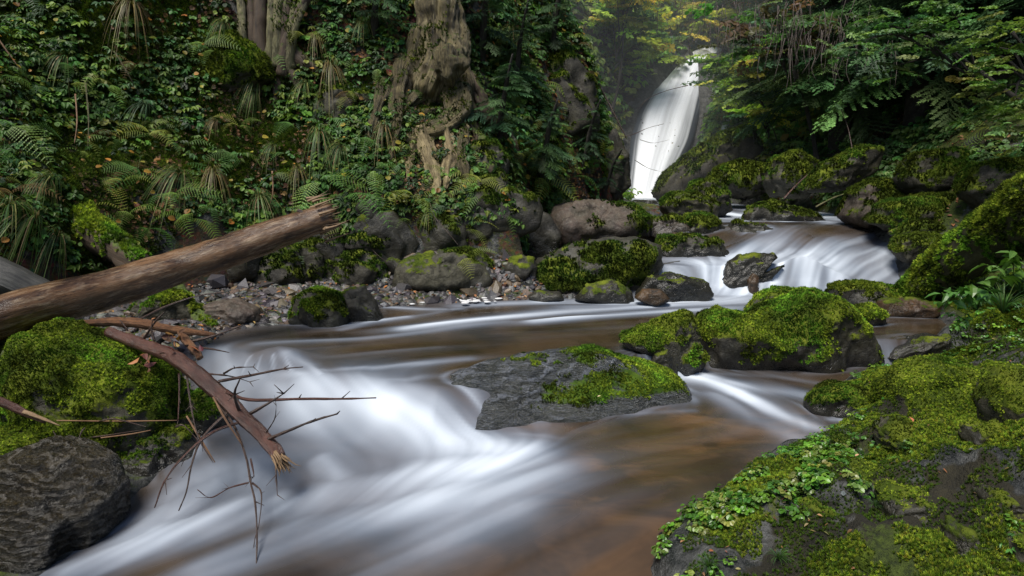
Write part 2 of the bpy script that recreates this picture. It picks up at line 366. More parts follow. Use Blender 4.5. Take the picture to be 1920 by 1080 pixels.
#            points (photo pixels), half width px, foam
ST = [([(560, 745), (680, 765), (800, 800), (900, 835), (960, 850)], 38, .8),
      ([(640, 775), (760, 800), (860, 830)], 40, .7), ([(470, 735), (560, 770), (650, 840), (700, 880)], 34, .3),
      ([(1010, 855), (900, 880), (760, 905), (600, 930), (450, 960), (300, 1010), (140, 1070)], 40, .95),
      ([(1040, 880), (900, 925), (740, 960), (560, 1000), (380, 1075)], 45, .65),
      ([(960, 950), (800, 1020), (640, 1085)], 60, .42), ([(300, 960), (200, 1040), (100, 1090)], 70, .45), ([(520, 860), (420, 900), (330, 960)], 60, .42), ([(600, 865), (640, 900)], 24, .75),
      ([(300, 940), (360, 900), (420, 880)], 34, .5), ([(220, 980), (300, 960)], 30, .45), ([(480, 880), (560, 900)], 30, .35),
      ([(400, 655), (415, 690), (450, 720), (520, 745), (620, 770)], 20, .6), ([(380, 675), (395, 720), (440, 760)], 16, .45),
      ([(470, 668), (455, 700)], 5, .75), ([(540, 665), (580, 685), (600, 705)], 8, .7), ([(488, 668), (480, 705)], 4, .65), ([(512, 668), (512, 705)], 4, .7), ([(535, 668), (548, 705)], 4, .6), ([(400, 700), (480, 708), (600, 708)], 6, .6),
      ([(1560, 556), (1450, 560), (1330, 566), (1200, 572), (1080, 580), (960, 592), (850, 606), (760, 618)], 10, .78),
      ([(1500, 556), (1350, 560), (1200, 564), (1080, 566), (960, 568), (860, 572)], 6, .62),
      ([(1400, 575), (1250, 583), (1120, 592), (1000, 604)], 8, .7),
      ([(950, 602), (800, 622), (680, 636), (560, 640), (480, 644)], 7, .35), ([(760, 596), (700, 604), (640, 618)], 6, .6), ([(720, 575), (790, 580), (860, 578)], 4, .7),
      ([(880, 672), (800, 682), (700, 692), (600, 694)], 8, .55), ([(840, 700), (760, 716), (660, 722)], 9, .4), ([(820, 650), (700, 662), (600, 668)], 6, .2),
      ([(1262, 668), (1285, 690), (1320, 712), (1380, 735), (1450, 770), (1530, 805)], 20, .9), ([(1300, 715), (1400, 725), (1500, 740), (1560, 760)], 16, .6),
      ([(1340, 740), (1430, 790), (1500, 830)], 26, .45), ([(1330, 700), (1450, 705), (1560, 722)], 6, .35), ([(1560, 788), (1600, 790), (1645, 793)], 7, .85), ([(1640, 655), (1670, 672)], 6, .5),
      ([(930, 795), (1100, 782), (1300, 770)], 6, .35), ([(850, 800), (950, 815), (1050, 822)], 8, .3),
      # cascade
      ([(1215, 528), (1260, 516), (1310, 498), (1330, 490)], 11, .9), ([(1310, 498), (1345, 530), (1380, 548)], 12, .9), ([(1480, 470), (1430, 500), (1370, 515), (1330, 540)], 8, .8),
      ([(1420, 480), (1415, 520), (1410, 548)], 12, .85), ([(1460, 475), (1455, 520), (1450, 550)], 12, .95), ([(1510, 475), (1510, 520), (1515, 550)], 14, .95), ([(1560, 470), (1570, 510), (1580, 550)], 14, .8),
      ([(1640, 445), (1560, 466), (1480, 480)], 9, .8), ([(1690, 440), (1620, 480), (1560, 500)], 11, .85), ([(1700, 470), (1640, 520), (1600, 550)], 9, .7), ([(1720, 490), (1680, 530), (1640, 555)], 8, .6),
      ([(1500, 430), (1460, 455), (1400, 478), (1370, 485)], 10, .75), ([(1600, 428), (1540, 435)], 5, .3), ([(1480, 560), (1560, 558), (1650, 556)], 8, .8),
      ([(1380, 372), (1400, 395), (1440, 415)], 8, .8), ([(1470, 385), (1530, 395), (1580, 405), (1560, 420)], 10, .85), ([(1480, 425), (1540, 424)], 4, .5)]
DK = [([(1495, 434), (1560, 431), (1650, 436)], 9, .85), ([(1400, 488), (1425, 492)], 7, .5), ([(1575, 470), (1640, 462)], 6, .35), ([(1478, 500), (1476, 540)], 4, .45), ([(1540, 505), (1545, 545)], 4, .4)]
foam = np.zeros_like(wx); fx = np.zeros_like(wx) - .02; fy = np.zeros_like(wx) - .012
flow_only = [([(1600, 600), (1300, 620), (1000, 640), (700, 655), (450, 665)], 30), ([(1500, 800), (1350, 830), (1150, 850), (1000, 880), (800, 950), (600, 1060)], 40), ([(1450, 860), (1300, 900), (1150, 950), (950, 1060)], 50)]
for pts, wpx, inten in ST + [(a, b, 0) for a, b in flow_only]:
    wp = [hit(px, py, W, 1.2, 12) for px, py in pts]
    for A, B in zip(wp[:-1], wp[1:]):
        A2, B2 = A[:2], B[:2]; d = B2 - A2; L = np.linalg.norm(d) + 1e-6; u = d / L; Ym = (A[1] + B[1]) / 2
        wv = wpx * Ym / F; elev = max(.10, (CH - (A[2] + B[2]) / 2)) / Ym           # px half width seen foreshortened in y
        wxm, wym = wv, min(wv / elev, wv * 5)
        wid = (.62 if Ym < 6.3 else .8) * (abs(u[1]) * wxm + abs(u[0]) * wym)                 # across-flow width in metres
        rel = np.stack([wx - A2[0], wy - A2[1]]); al = rel[0] * u[0] + rel[1] * u[1]; ac = -rel[0] * u[1] + rel[1] * u[0]
        over = np.where(al < 0, -al, np.where(al > L, al - L, 0))
        g = np.exp(-(ac / wid) ** 2 - (over / (wid * .9)) ** 2)
        foam = np.maximum(foam, g * inten) if inten else foam
        gf = np.exp(-.5 * (ac / (wid * 2)) ** 2 - .5 * (over / (wid * 2)) ** 2)
        fx += gf * u[0]; fy += gf * u[1]
for pts, wpx, inten in DK:
    wp = [hit(px, py, W, 1.2, 12) for px, py in pts]
    for A, B in zip(wp[:-1], wp[1:]):
        A2, B2 = A[:2], B[:2]; d = B2 - A2; L = np.linalg.norm(d) + 1e-6; u = d / L; Ym = A[1]; wv = wpx * Ym / F; elev = max(.10, CH - A[2]) / Ym; wid = abs(u[1]) * wv + abs(u[0]) * min(wv / elev, wv * 5)
        al = (wx - A2[0]) * u[0] + (wy - A2[1]) * u[1]; ac = -(wx - A2[0]) * u[1] + (wy - A2[1]) * u[0]; over = np.where(al < 0, -al, np.where(al > L, al - L, 0))
        foam = foam * (1 - inten * np.exp(-(ac / wid) ** 2 - (over / wid) ** 2))
fl = np.hypot(fx, fy) + 1e-9; fx /= fl; fy /= fl
def bil(A, i, j):
    i = np.clip(i, 0, nx - 1.001); j = np.clip(j, 0, ny - 1.001); i0 = i.astype(int); j0 = j.astype(int); u = i - i0; v = j - j0
    return (A[j0, i0] * (1 - u) + A[j0, i0 + 1] * u) * (1 - v) + (A[j0 + 1, i0] * (1 - u) + A[j0 + 1, i0 + 1] * u) * v
def lic(srcs, steps, h):
    ii, jj = np.meshgrid(np.arange(nx, dtype=float), np.arange(ny, dtype=float)); acc = [s.copy() for s in srcs]; tot = 1.
    for sg in (1, -1):
        i, j = ii.copy(), jj.copy()
        for k in range(steps):
            u = bil(fx, i, j); v = bil(fy, i, j); i = i + sg * u * h; j = j + sg * v * h
            w = .5 + .5 * math.cos(math.pi * (k + 1) / (steps + 1)); tot += w
            for q, s in enumerate(srcs): acc[q] += w * bil(s, i, j)
    return [a / tot for a in acc]
n1 = vnoise(xy3(wx * 26, wy * 26), 3); n2 = vnoise(xy3(wx * 9, wy * 9), 13); n3 = vnoise(xy3(wx * 3.4, wy * 3.4), 23)
s1, s2, s3, fo2 = lic([n1, n2, n3, foam], 26, 1.5)
nm = lambda a: a / (a.std() + 1e-9)
s1, s2, s3 = nm(s1), nm(s2), nm(s3)
fo2 = mix(foam, fo2, .6)
near = 1 - ss(wy, 6.8, 7.2)
cl = fbm(xy3(wx * 1.5, wy * 1.5), 3, 97); fgd = 1 - ss(wy, 4.4, 4.9)
foamf = fo2 * (1 + .035 * s1 + .06 * s2 + .10 * s3 + fgd * .6 * cl) + .015 * s2 * near + .022 * s3 + .006 * s1 + .02
casc = ss(wy, 7.0, 7.3)
foamf = foamf * (1 - .12 * casc) + casc * (.035 * s1 + .03 * s2) * (fo2 > .15)
foamf = np.clip(foamf, 0, 1)
wz = wz0 + near * (.006 * s3 + .004 * s2) * (.4 + 1.4 * fo2) + casc * .004 * s2
wz = wz + .035 * ss(fo2, .3, .9) * ss(-wx - wy + 3.4, 0, .8)
dW = polyd(wx, wy, CHN, True)
keep = dW < .30
brown = np.clip(.5 + .35 * fbm(xy3(wx * 1.7, wy * 2.4), 4, 91) * 2, 0, 1) * (1 - ss(wy, 3.9, 4.3)) * ss(wx, -.6, .4)
Fq = grid_faces(ny, nx); Fq = Fq[keep.ravel()[Fq].all(1)]
FALLM = None
n = N('silky stream water'); f = n.attr('foam'); br = n.attr('brown'); pos = n.pos()
dk = n.mixc(n.rmp(n.noise(1.6, 4, .6, pos, .4), [(.35, 0), (.65, 1)]), (.020, .014, .008), (.060, .039, .021))
dk = n.mixc(br, dk, n.mixc(n.rmp(n.noise(2.6, 4, .55, n.mp(pos, (1, 1.6, 1)), .6), [(.42, 0), (.7, 1)]), (.040, .026, .014), (.165, .090, .040)))
wc = n.mixc(n.rmp(f, [(.3, 0), (.9, 1)]), (.33, .41, .54), (.62, .68, .76))
col = n.mixc(n.rmp(f, [(.0, 0), (.18, .13), (.5, .40), (1., .95)]), dk, wc)
p = n.fin(col, n.rmp(f, [(0, .2), (.35, .5), (.7, .8)]), n.rmp(f, [(0, .5), (.7, .12)]), n.bump(n.noise(3, 2, .5, n.mp(pos, (1, 2.5, 1))), .08, .05),
          {'Subsurface Weight': 0.0})
M['water'] = p
V = np.stack([wx, wy, wz], -1).reshape(-1, 3)
used = np.unique(Fq); remap = -np.ones(len(V), int); remap[used] = np.arange(len(used))
tag(mk('stream', V[used], remap[Fq], M['water'], attrs={'foam': foamf.ravel()[used], 'brown': brown.ravel()[used]}), 'silky white and brown stream running through pools and small cascades', 'water', kind='structure')
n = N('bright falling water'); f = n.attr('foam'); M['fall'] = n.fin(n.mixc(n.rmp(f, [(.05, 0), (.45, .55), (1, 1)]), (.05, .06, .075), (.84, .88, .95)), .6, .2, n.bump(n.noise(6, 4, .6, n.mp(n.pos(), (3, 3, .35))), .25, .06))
# upper stream reach
ux, uy = np.meshgrid(np.arange(2.2, 5.6, .05), np.arange(9.28, 16.4, .05)); uz = W(ux, uy) + .004
uf = np.clip(.45 + .5 * fbm(xy3(ux * 3.5, uy * 1.2), 3, 5) + .4 * ss(np.abs(uy - 10.6), .9, 0) + .5 * ss(uy, 14.5, 15.8), 0, 1)
ku = polyd(ux, uy, CHN, True) < .3; Fu = grid_faces(*ux.shape); Fu = Fu[ku.ravel()[Fu].all(1)]
tag(mk('upper_stream', np.stack([ux, uy, uz], -1).reshape(-1, 3), Fu, M['water'], attrs={'foam': uf.ravel(), 'brown': uf.ravel() * 0}), 'shallow white water between the waterfall and the cascade', 'water', kind='structure')
# waterfall: outline given as left and right edges in the photo
LE = [(1300, 97, 19.6), (1262, 118, 18.9), (1228, 160, 18.3), (1198, 210, 17.6), (1182, 262, 17.0), (1178, 320, 16.4), (1172, 392, 15.7)]
RE = [(1362, 97, 19.8), (1338, 122, 19.0), (1322, 165, 18.4), (1312, 215, 17.7), (1298, 270, 17.1), (1268, 325, 16.5), (1238, 392, 15.8)]
def resamp(P_, n_):
    P_ = np.array(P_, float); t = np.linspace(0, 1, len(P_)); T = np.linspace(0, 1, n_)
    return np.stack([np.interp(T, t, P_[:, k]) for k in range(3)], 1)
def smooth1(a, k=9):
    ker = np.hanning(k + 2)[1:-1]; ker /= ker.sum(); pad = np.pad(a, ((k // 2, k // 2), (0, 0)), 'edge')
    return np.stack([np.convolve(pad[:, c], ker, 'valid') for c in range(a.shape[1])], 1)
nl = 130; Lw = smooth1(np.array([P(*q) for q in resamp(LE, nl)]), 15); Rw = smooth1(np.array([P(*q) for q in resamp(RE, nl)]), 15)
nc = 70; tt = np.linspace(0, 1, nc)
Vf = Lw[:, None] * (1 - tt)[None, :, None] + Rw[:, None] * tt[None, :, None]
bulge = np.sin(tt * math.pi)[None, :] ** .6 * .30
sN = vnoise(xy3(tt[None, :] * 9 + np.zeros((nl, 1)), np.linspace(0, 1, nl)[:, None] * 1.6 + 0 * tt[None]), 3) + .35 * vnoise(xy3(tt[None, :] * 30 + np.zeros((nl, 1)), np.linspace(0, 1, nl)[:, None] * 2.5 + 0 * tt[None]), 4)
Vf[..., 1] -= bulge + .012 * sN; Vf[..., 2] += .3 * bulge
edge = np.minimum(tt, 1 - tt)[None, :]
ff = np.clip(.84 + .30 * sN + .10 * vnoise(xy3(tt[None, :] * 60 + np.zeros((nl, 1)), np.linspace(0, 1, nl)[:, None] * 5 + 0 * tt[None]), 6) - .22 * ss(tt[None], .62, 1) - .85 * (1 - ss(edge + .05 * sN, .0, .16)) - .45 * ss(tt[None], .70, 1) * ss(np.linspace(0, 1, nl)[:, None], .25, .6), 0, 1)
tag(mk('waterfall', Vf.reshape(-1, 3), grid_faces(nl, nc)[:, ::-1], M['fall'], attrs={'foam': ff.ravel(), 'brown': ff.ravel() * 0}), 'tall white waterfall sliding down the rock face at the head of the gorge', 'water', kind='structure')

HP = lambda a, b: P(a, b, hit(a, b, gz)[1] - .12); L2 = [HP(1362, 195), HP(1352, 222), HP(1342, 256)]; R2 = [HP(1390, 190), HP(1374, 222), HP(1354, 256)]
t3 = np.linspace(0, 1, 14); A = np.stack([np.interp(t3, [0, .5, 1], [q[k] for q in L2]) for k in range(3)], 1); B = np.stack([np.interp(t3, [0, .5, 1], [q[k] for q in R2]) for k in range(3)], 1)
u3 = np.linspace(0, 1, 12); Vs = A[:, None] * (1 - u3)[None, :, None] + B[:, None] * u3[None, :, None]; Vs[..., 1] -= .12 * np.sin(u3 * math.pi)
tag(mk('side_fall', Vs.reshape(-1, 3), grid_faces(14, 12)[:, ::-1], M['fall'], attrs={'foam': (.55 + .3 * vnoise(Vs * 6)).ravel(), 'brown': np.zeros(168)}), 'thin trickle of white water right of the main waterfall', 'water', kind='structure')
print('water', time.time() - T0)

# ------------------------------------------------------------------ batches of small leaf shaped pieces
def inst(tpl, loc, R, sc, col):
    V, Tt, sh = tpl; n_ = len(loc)
    W_ = np.einsum('nij,vj->nvi', R, V) * np.asarray(sc).reshape(-1, 1, 1) + loc[:, None]
    C = col[:, None, :] * sh[None, :, None]  # per-vertex shade painted into the colour, dark at blade and stalk bases
    Fi = Tt[None] + (np.arange(n_) * len(V))[:, None, None]
    return W_.reshape(-1, 3), Fi.reshape(-1, 3), C.reshape(-1, 3)
def frames(nv, yaw):
    nv = nv / np.linalg.norm(nv, axis=1, keepdims=True)
    a = np.stack([np.cos(yaw), np.sin(yaw), np.zeros_like(yaw)], 1); a = a - (a * nv).sum(1)[:, None] * nv
    a /= np.linalg.norm(a, axis=1, keepdims=True) + 1e-9
    return np.stack([a, np.cross(nv, a), nv], 2)
def merge(parts):
    vo = 0; Vs, Fs, Cs = [], [], []
    for V, Tt, C in parts:
        Vs.append(V); Fs.append(Tt + vo); Cs.append(C); vo += len(V)
    return np.concatenate(Vs), np.concatenate(Fs), np.concatenate(Cs)
def tint(n_, base, var=.25, hue=.12):
    b = np.array(base)[rs.randint(0, len(base), n_)] if np.ndim(base) == 2 else np.tile(base, (n_, 1))
    return np.clip(b * (1 + var * rs.randn(n_, 1)).clip(.35, 2) * (1 + hue * rs.randn(n_, 3)).clip(.6, 1.5), 0, 1)
# templates
def t_moss():
    V, Tt, S = [], [], []
    for k in range(6):
        a = k * 1.047 + rs.rand() * .5; o = .35 if k else 0.05; h = .7 + .6 * rs.rand()
        b = len(V); c, s = math.cos(a), math.sin(a)
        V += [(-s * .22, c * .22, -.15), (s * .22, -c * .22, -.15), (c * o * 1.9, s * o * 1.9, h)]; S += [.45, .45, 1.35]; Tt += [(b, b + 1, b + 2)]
    return np.array(V), np.array(Tt), np.array(S)
def t_leaf(pts=((0, 0), (.35, .22), (.7, .18), (1, 0)), fold=.12, droop=.25):
    up = [(x, y, fold * y * 4 - droop * x * x) for x, y in pts[1:-1]]; dn = [(x, -y, fold * y * 4 - droop * x * x) for x, y in pts[1:-1]]
    mid = [(x, 0, -droop * x * x) for x, y in pts[1:-1]]
    V = [(0, 0, 0)] + mid + up + dn + [(1, 0, -droop)]; k = len(mid); Tt = []
    M0 = lambda i: 1 + i
    for side, off in ((1, 1 + k), (-1, 1 + 2 * k)):
        t = [(0, M0(0), off)]
        for i in range(k - 1): t += [(M0(i), M0(i + 1), off + i + 1), (M0(i), off + i + 1, off + i)]
        t += [(M0(k - 1), len(V) - 1, off + k - 1)]
        Tt += t if side == 1 else [x[::-1] for x in t]
    return np.array(V, float), np.array(Tt), np.ones(len(V))
LEAF = t_leaf(); ROUND = t_leaf(((0, 0), (.15, .3), (.5, .46), (.85, .3), (1, 0)), .06, .15); LONG = t_leaf(((0, 0), (.25, .09), (.6, .08), (1, 0)), .2, .4)
def rot_z(a): c, s = math.cos(a), math.sin(a); return np.array([[c, -s, 0], [s, c, 0], [0, 0, 1.]])
def rot_y(a): c, s = math.cos(a), math.sin(a); return np.array([[c, 0, s], [0, 1, 0], [-s, 0, c]])
def rot_x(a): c, s = math.cos(a), math.sin(a); return np.array([[1, 0, 0], [0, c, -s], [0, s, c]])
def put(tpl, R, loc, sc, sh=1.):
    V, Tt, S = tpl; return (V * sc) @ R.T + np.array(loc), Tt, S * sh
def stalk(A, B, w):
    A = np.array(A, float); B = np.array(B, float); d = np.cross(B - A, (0.3, .5, 1)); d = d / (np.linalg.norm(d) + 1e-9) * w
    e = np.cross(B - A, d); e = e / (np.linalg.norm(e) + 1e-9) * w
    return np.array([A + d, A - .5 * d + e, A - .5 * d - e, B]), np.array([(0, 1, 3), (1, 2, 3), (2, 0, 3)]), np.array([.5, .5, .5, .7])
def t_herb(leaf, nlv=6, spread=1., h=.6, ls=.6):           # unit-size small plant: arching stalks with a few leaves each
    parts = []
    for k in range(nlv):
        a = k * 2.4 + rs.rand(); r = spread * (.25 + .5 * rs.rand()); z = h * (.5 + .6 * rs.rand()); tip = (r * math.cos(a), r * math.sin(a), z)
        parts.append(stalk((0, 0, 0), tip, .012))
        for q in (-.9, 0, .9):
            parts.append(put(leaf, rot_z(a + q) @ rot_y(.1 + .35 * rs.rand()) @ rot_x(.4 * rs.randn()), tip, ls * (.7 + .4 * rs.rand()), .75 + .5 * rs.rand()))
    return merge(parts)
HERBS = [t_herb(LEAF), t_herb(ROUND, 6, .9, .5, .42), t_herb(LEAF, 7, 1.1, .8, .5), t_herb(ROUND, 5, .8, .7, .5)]
def t_frond(L=1., n_=18, detail=True):
    parts = []; pts = []
    for k in range(n_ + 1):
        t = k / n_; pts.append((L * (t * .86), 0, L * (.85 * t - .95 * t * t)))
    pts = np.array(pts)
    for k in range(n_): parts.append(stalk(pts[k], pts[k + 1], .006 * L))
    for k in range(2, n_ + 1):
        t = k / n_; ln = L * .20 * math.sin(math.pi * min(1, (1 - t) * .93 + .05)) ** .7 * (1 if t > .25 else .75)
        for sd in (1, -1):
            base = pts[k]; dr = np.array([.35, sd * .93, -.22]); dr /= np.linalg.norm(dr); fw = np.array([1, 0, -.3]); fw /= np.linalg.norm(fw)
            m_ = 5 if detail else 1
            if not detail:
                V = np.array([base - fw * .016 * L, base + fw * .016 * L, base + dr * ln * .5 + fw * .014 * L, base + dr * ln]); parts.append((V, np.array([(0, 1, 2), (0, 2, 3)]), np.array([.7, .7, 1, 1.1]))); continue
            for q in range(m_):
                u0, u1 = q / m_, (q + 1) / m_; wq = L * .0135 * (1 - .75 * u0); c0 = base + dr * ln * u0; c1 = base + dr * ln * u1
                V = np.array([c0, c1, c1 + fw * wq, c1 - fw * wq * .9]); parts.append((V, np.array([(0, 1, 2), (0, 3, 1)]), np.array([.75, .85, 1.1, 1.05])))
    return merge(parts)
FROND = t_frond(); FROND_S = t_frond(1., 12, False)
def t_tuft(nb=70, droop=1., bias=.42):
    parts = []
    for k in range(nb):
        a = rs.rand() * 6.283; L = .55 + .5 * rs.rand(); out = .1 + .65 * rs.rand(); w = .007 + .004 * rs.rand(); n_ = 6; c, s = math.cos(a), math.sin(a)
        V, S = [], []
        for q in range(n_ + 1):
            t = q / n_; r = out * L * (t ** 1.3); z = L * (.75 * t - droop * out * 1.05 * t ** 2.4); ww = w * (1 - t) ** .7 * (.4 + .6 * min(1, t * 4 + .3)); r0 = .05 * rs.rand() * 0 + .03
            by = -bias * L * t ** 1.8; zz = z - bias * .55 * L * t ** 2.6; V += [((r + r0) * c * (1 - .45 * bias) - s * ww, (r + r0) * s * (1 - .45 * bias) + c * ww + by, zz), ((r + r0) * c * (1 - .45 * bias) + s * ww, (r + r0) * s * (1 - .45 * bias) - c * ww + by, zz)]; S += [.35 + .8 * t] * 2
        Tt = []
        for q in range(n_): b = 2 * q; Tt += [(b, b + 1, b + 3), (b, b + 3, b + 2)]
        parts.append((np.array(V), np.array(Tt), np.array(S) * (.65 + .7 * rs.rand())))
    return merge(parts)
TUFTS = [t_tuft(110, 1.5), t_tuft(130, 2.0), t_tuft(90, .6, .2)]
def t_bough(L=1., nt=15, nn=10, nl0=.055):
    parts = []; ax = lambda t: np.array([L * t, 0, L * (.10 * t - .34 * t * t)])
    for k in range(8): parts.append(stalk(ax(k / 8), ax((k + 1) / 8), .008 * L * (1 - k / 9)))
    for k in range(nt):
        t = .1 + .9 * k / nt
        for sd in (1, -1):
            if rs.rand() < .08: continue
            ln = L * (.40 * (1 - t) ** .75 + .05) * (.75 + .4 * rs.rand()); b = ax(t); an = .85 + .2 * rs.randn(); dr = np.array([math.cos(an), sd * math.sin(an), -.25 - .3 * rs.rand()]); dr /= np.linalg.norm(dr)
            parts.append(stalk(b, b + dr * ln, .004 * L)); pr = np.cross(dr, (0, 0, 1)); pr /= np.linalg.norm(pr)
            sh = .7 + .5 * rs.rand()
            for q in range(nn):
                for s2 in (1, -1):
                    u = (q + .3 + .5 * rs.rand()) / nn; c = b + dr * ln * u; nl_ = L * nl0 * (1 - .4 * u); tipn = c + (pr * s2 * .8 + dr * .75 + np.array([0, 0, .25 * rs.randn()])) * nl_
                    wd = dr * .0085 * L
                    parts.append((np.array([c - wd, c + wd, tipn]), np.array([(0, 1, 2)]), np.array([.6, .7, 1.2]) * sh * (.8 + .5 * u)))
    return merge(parts)
BOUGHS = [t_bough(1, 24, 15, .026), t_bough(1, 22, 14, .028), t_bough(1, 26, 13, .027)]
def t_spray(n_=16, ls=.16):
    parts = []
    for b_ in range(3):
        a0 = (b_ - 1) * .55; L = 1. if b_ == 1 else .7; d = np.array([math.cos(a0), math.sin(a0), -.12])
        parts.append(stalk((0, 0, 0), d * L, .008))
        for k in range(n_):
            t = (k + 1) / n_; p_ = d * L * t; sd = 1 if k % 2 else -1
            parts.append(put(ROUND if k % 3 else LEAF, rot_z(a0 + sd * (.8 + .4 * rs.rand())) @ rot_y(.25 * rs.randn() + .1) @ rot_x(.5 * rs.randn()), p_, ls * (.7 + .6 * rs.rand()), .7 + .6 * rs.rand()))
    return merge(parts)
SPRAYS = [t_spray(), t_spray(12, .18), t_spray(14, .14)]
MOSS = [t_moss() for _ in range(4)]
print('templates', time.time() - T0)

# ------------------------------------------------------------------ boulders
import bmesh
ICO = {}
def ico(s):
    if s not in ICO:
        bm = bmesh.new(); bmesh.ops.create_icosphere(bm, subdivisions=s, radius=1)
        ICO[s] = (np.array([v.co[:] for v in bm.verts]), np.array([[v.index for v in f.verts] for f in bm.faces])); bm.free()
    return ICO[s]
def vnormals(V, Fc):
    fn = np.cross(V[Fc[:, 1]] - V[Fc[:, 0]], V[Fc[:, 2]] - V[Fc[:, 0]]); nn = np.zeros_like(V)
    for k in range(3): np.add.at(nn, Fc[:, k], fn)
    return nn / (np.linalg.norm(nn, axis=1, keepdims=True) + 1e-12), fn
MOSSCOL = [(.10, .155, .014), (.20, .27, .024), (.34, .40, .04), (.05, .085, .010)]
def moss_fuzz(V, Fc, mossv, dens, size, col=MOSSCOL, thr=.45, maxn=60000):
    nn, fn = vnormals(V, Fc); ar = np.linalg.norm(fn, axis=1) / 2; mf = mossv[Fc].mean(1)
    c = V[Fc].mean(1); mf = mf + .35 * vnoise(c * 14, 5) + .25 * vnoise(c * 38, 6)
    w = ar * (mf > thr); tot = w.sum()
    if tot <= 0: return None
    n_ = min(maxn, int(tot * dens)); 
    if n_ < 10: return None
    fi = rs.choice(len(Fc), n_, p=w / tot); r = rs.rand(n_, 2); r[:, 0] = np.sqrt(r[:, 0])
    a, b, c = V[Fc[fi, 0]], V[Fc[fi, 1]], V[Fc[fi, 2]]; p = a * (1 - r[:, :1]) + b * (r[:, :1] * (1 - r[:, 1:])) + c * (r[:, :1] * r[:, 1:])
    nv = nn[Fc[fi, 0]] + .35 * rs.randn(n_, 3) + np.array([0, 0, .25])
    lo = vnoise(p * 5, 8); cc = np.array(col)[np.clip(((lo + .6 + .35 * rs.randn(n_)) * len(col) / 1.3).astype(int), 0, len(col) - 1)] if len(col) == 3 else np.array(col)[rs.randint(0, len(col), n_)]
    cc = cc * np.clip(.85 + .9 * fbm(p * 6, 3, 14) * 1.6 + .3 * vnoise(p * 30, 15), .22, 1.7)[:, None] * (1 + .25 * rs.randn(n_, 1)).clip(.4, 1.8)
    cc = cc * np.stack([1 - .35 * ss(fbm(p * 3.3 + 7, 3, 33), -.1, .35), np.ones(n_), np.ones(n_)], 1)
    parts = []
    for k in range(len(MOSS)):
        s = np.arange(n_) % len(MOSS) == k
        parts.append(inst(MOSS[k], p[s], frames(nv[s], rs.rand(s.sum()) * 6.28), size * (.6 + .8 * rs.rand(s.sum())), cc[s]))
    return merge(parts)
WL = lambda x, y: W(x, y)
WPTS = []
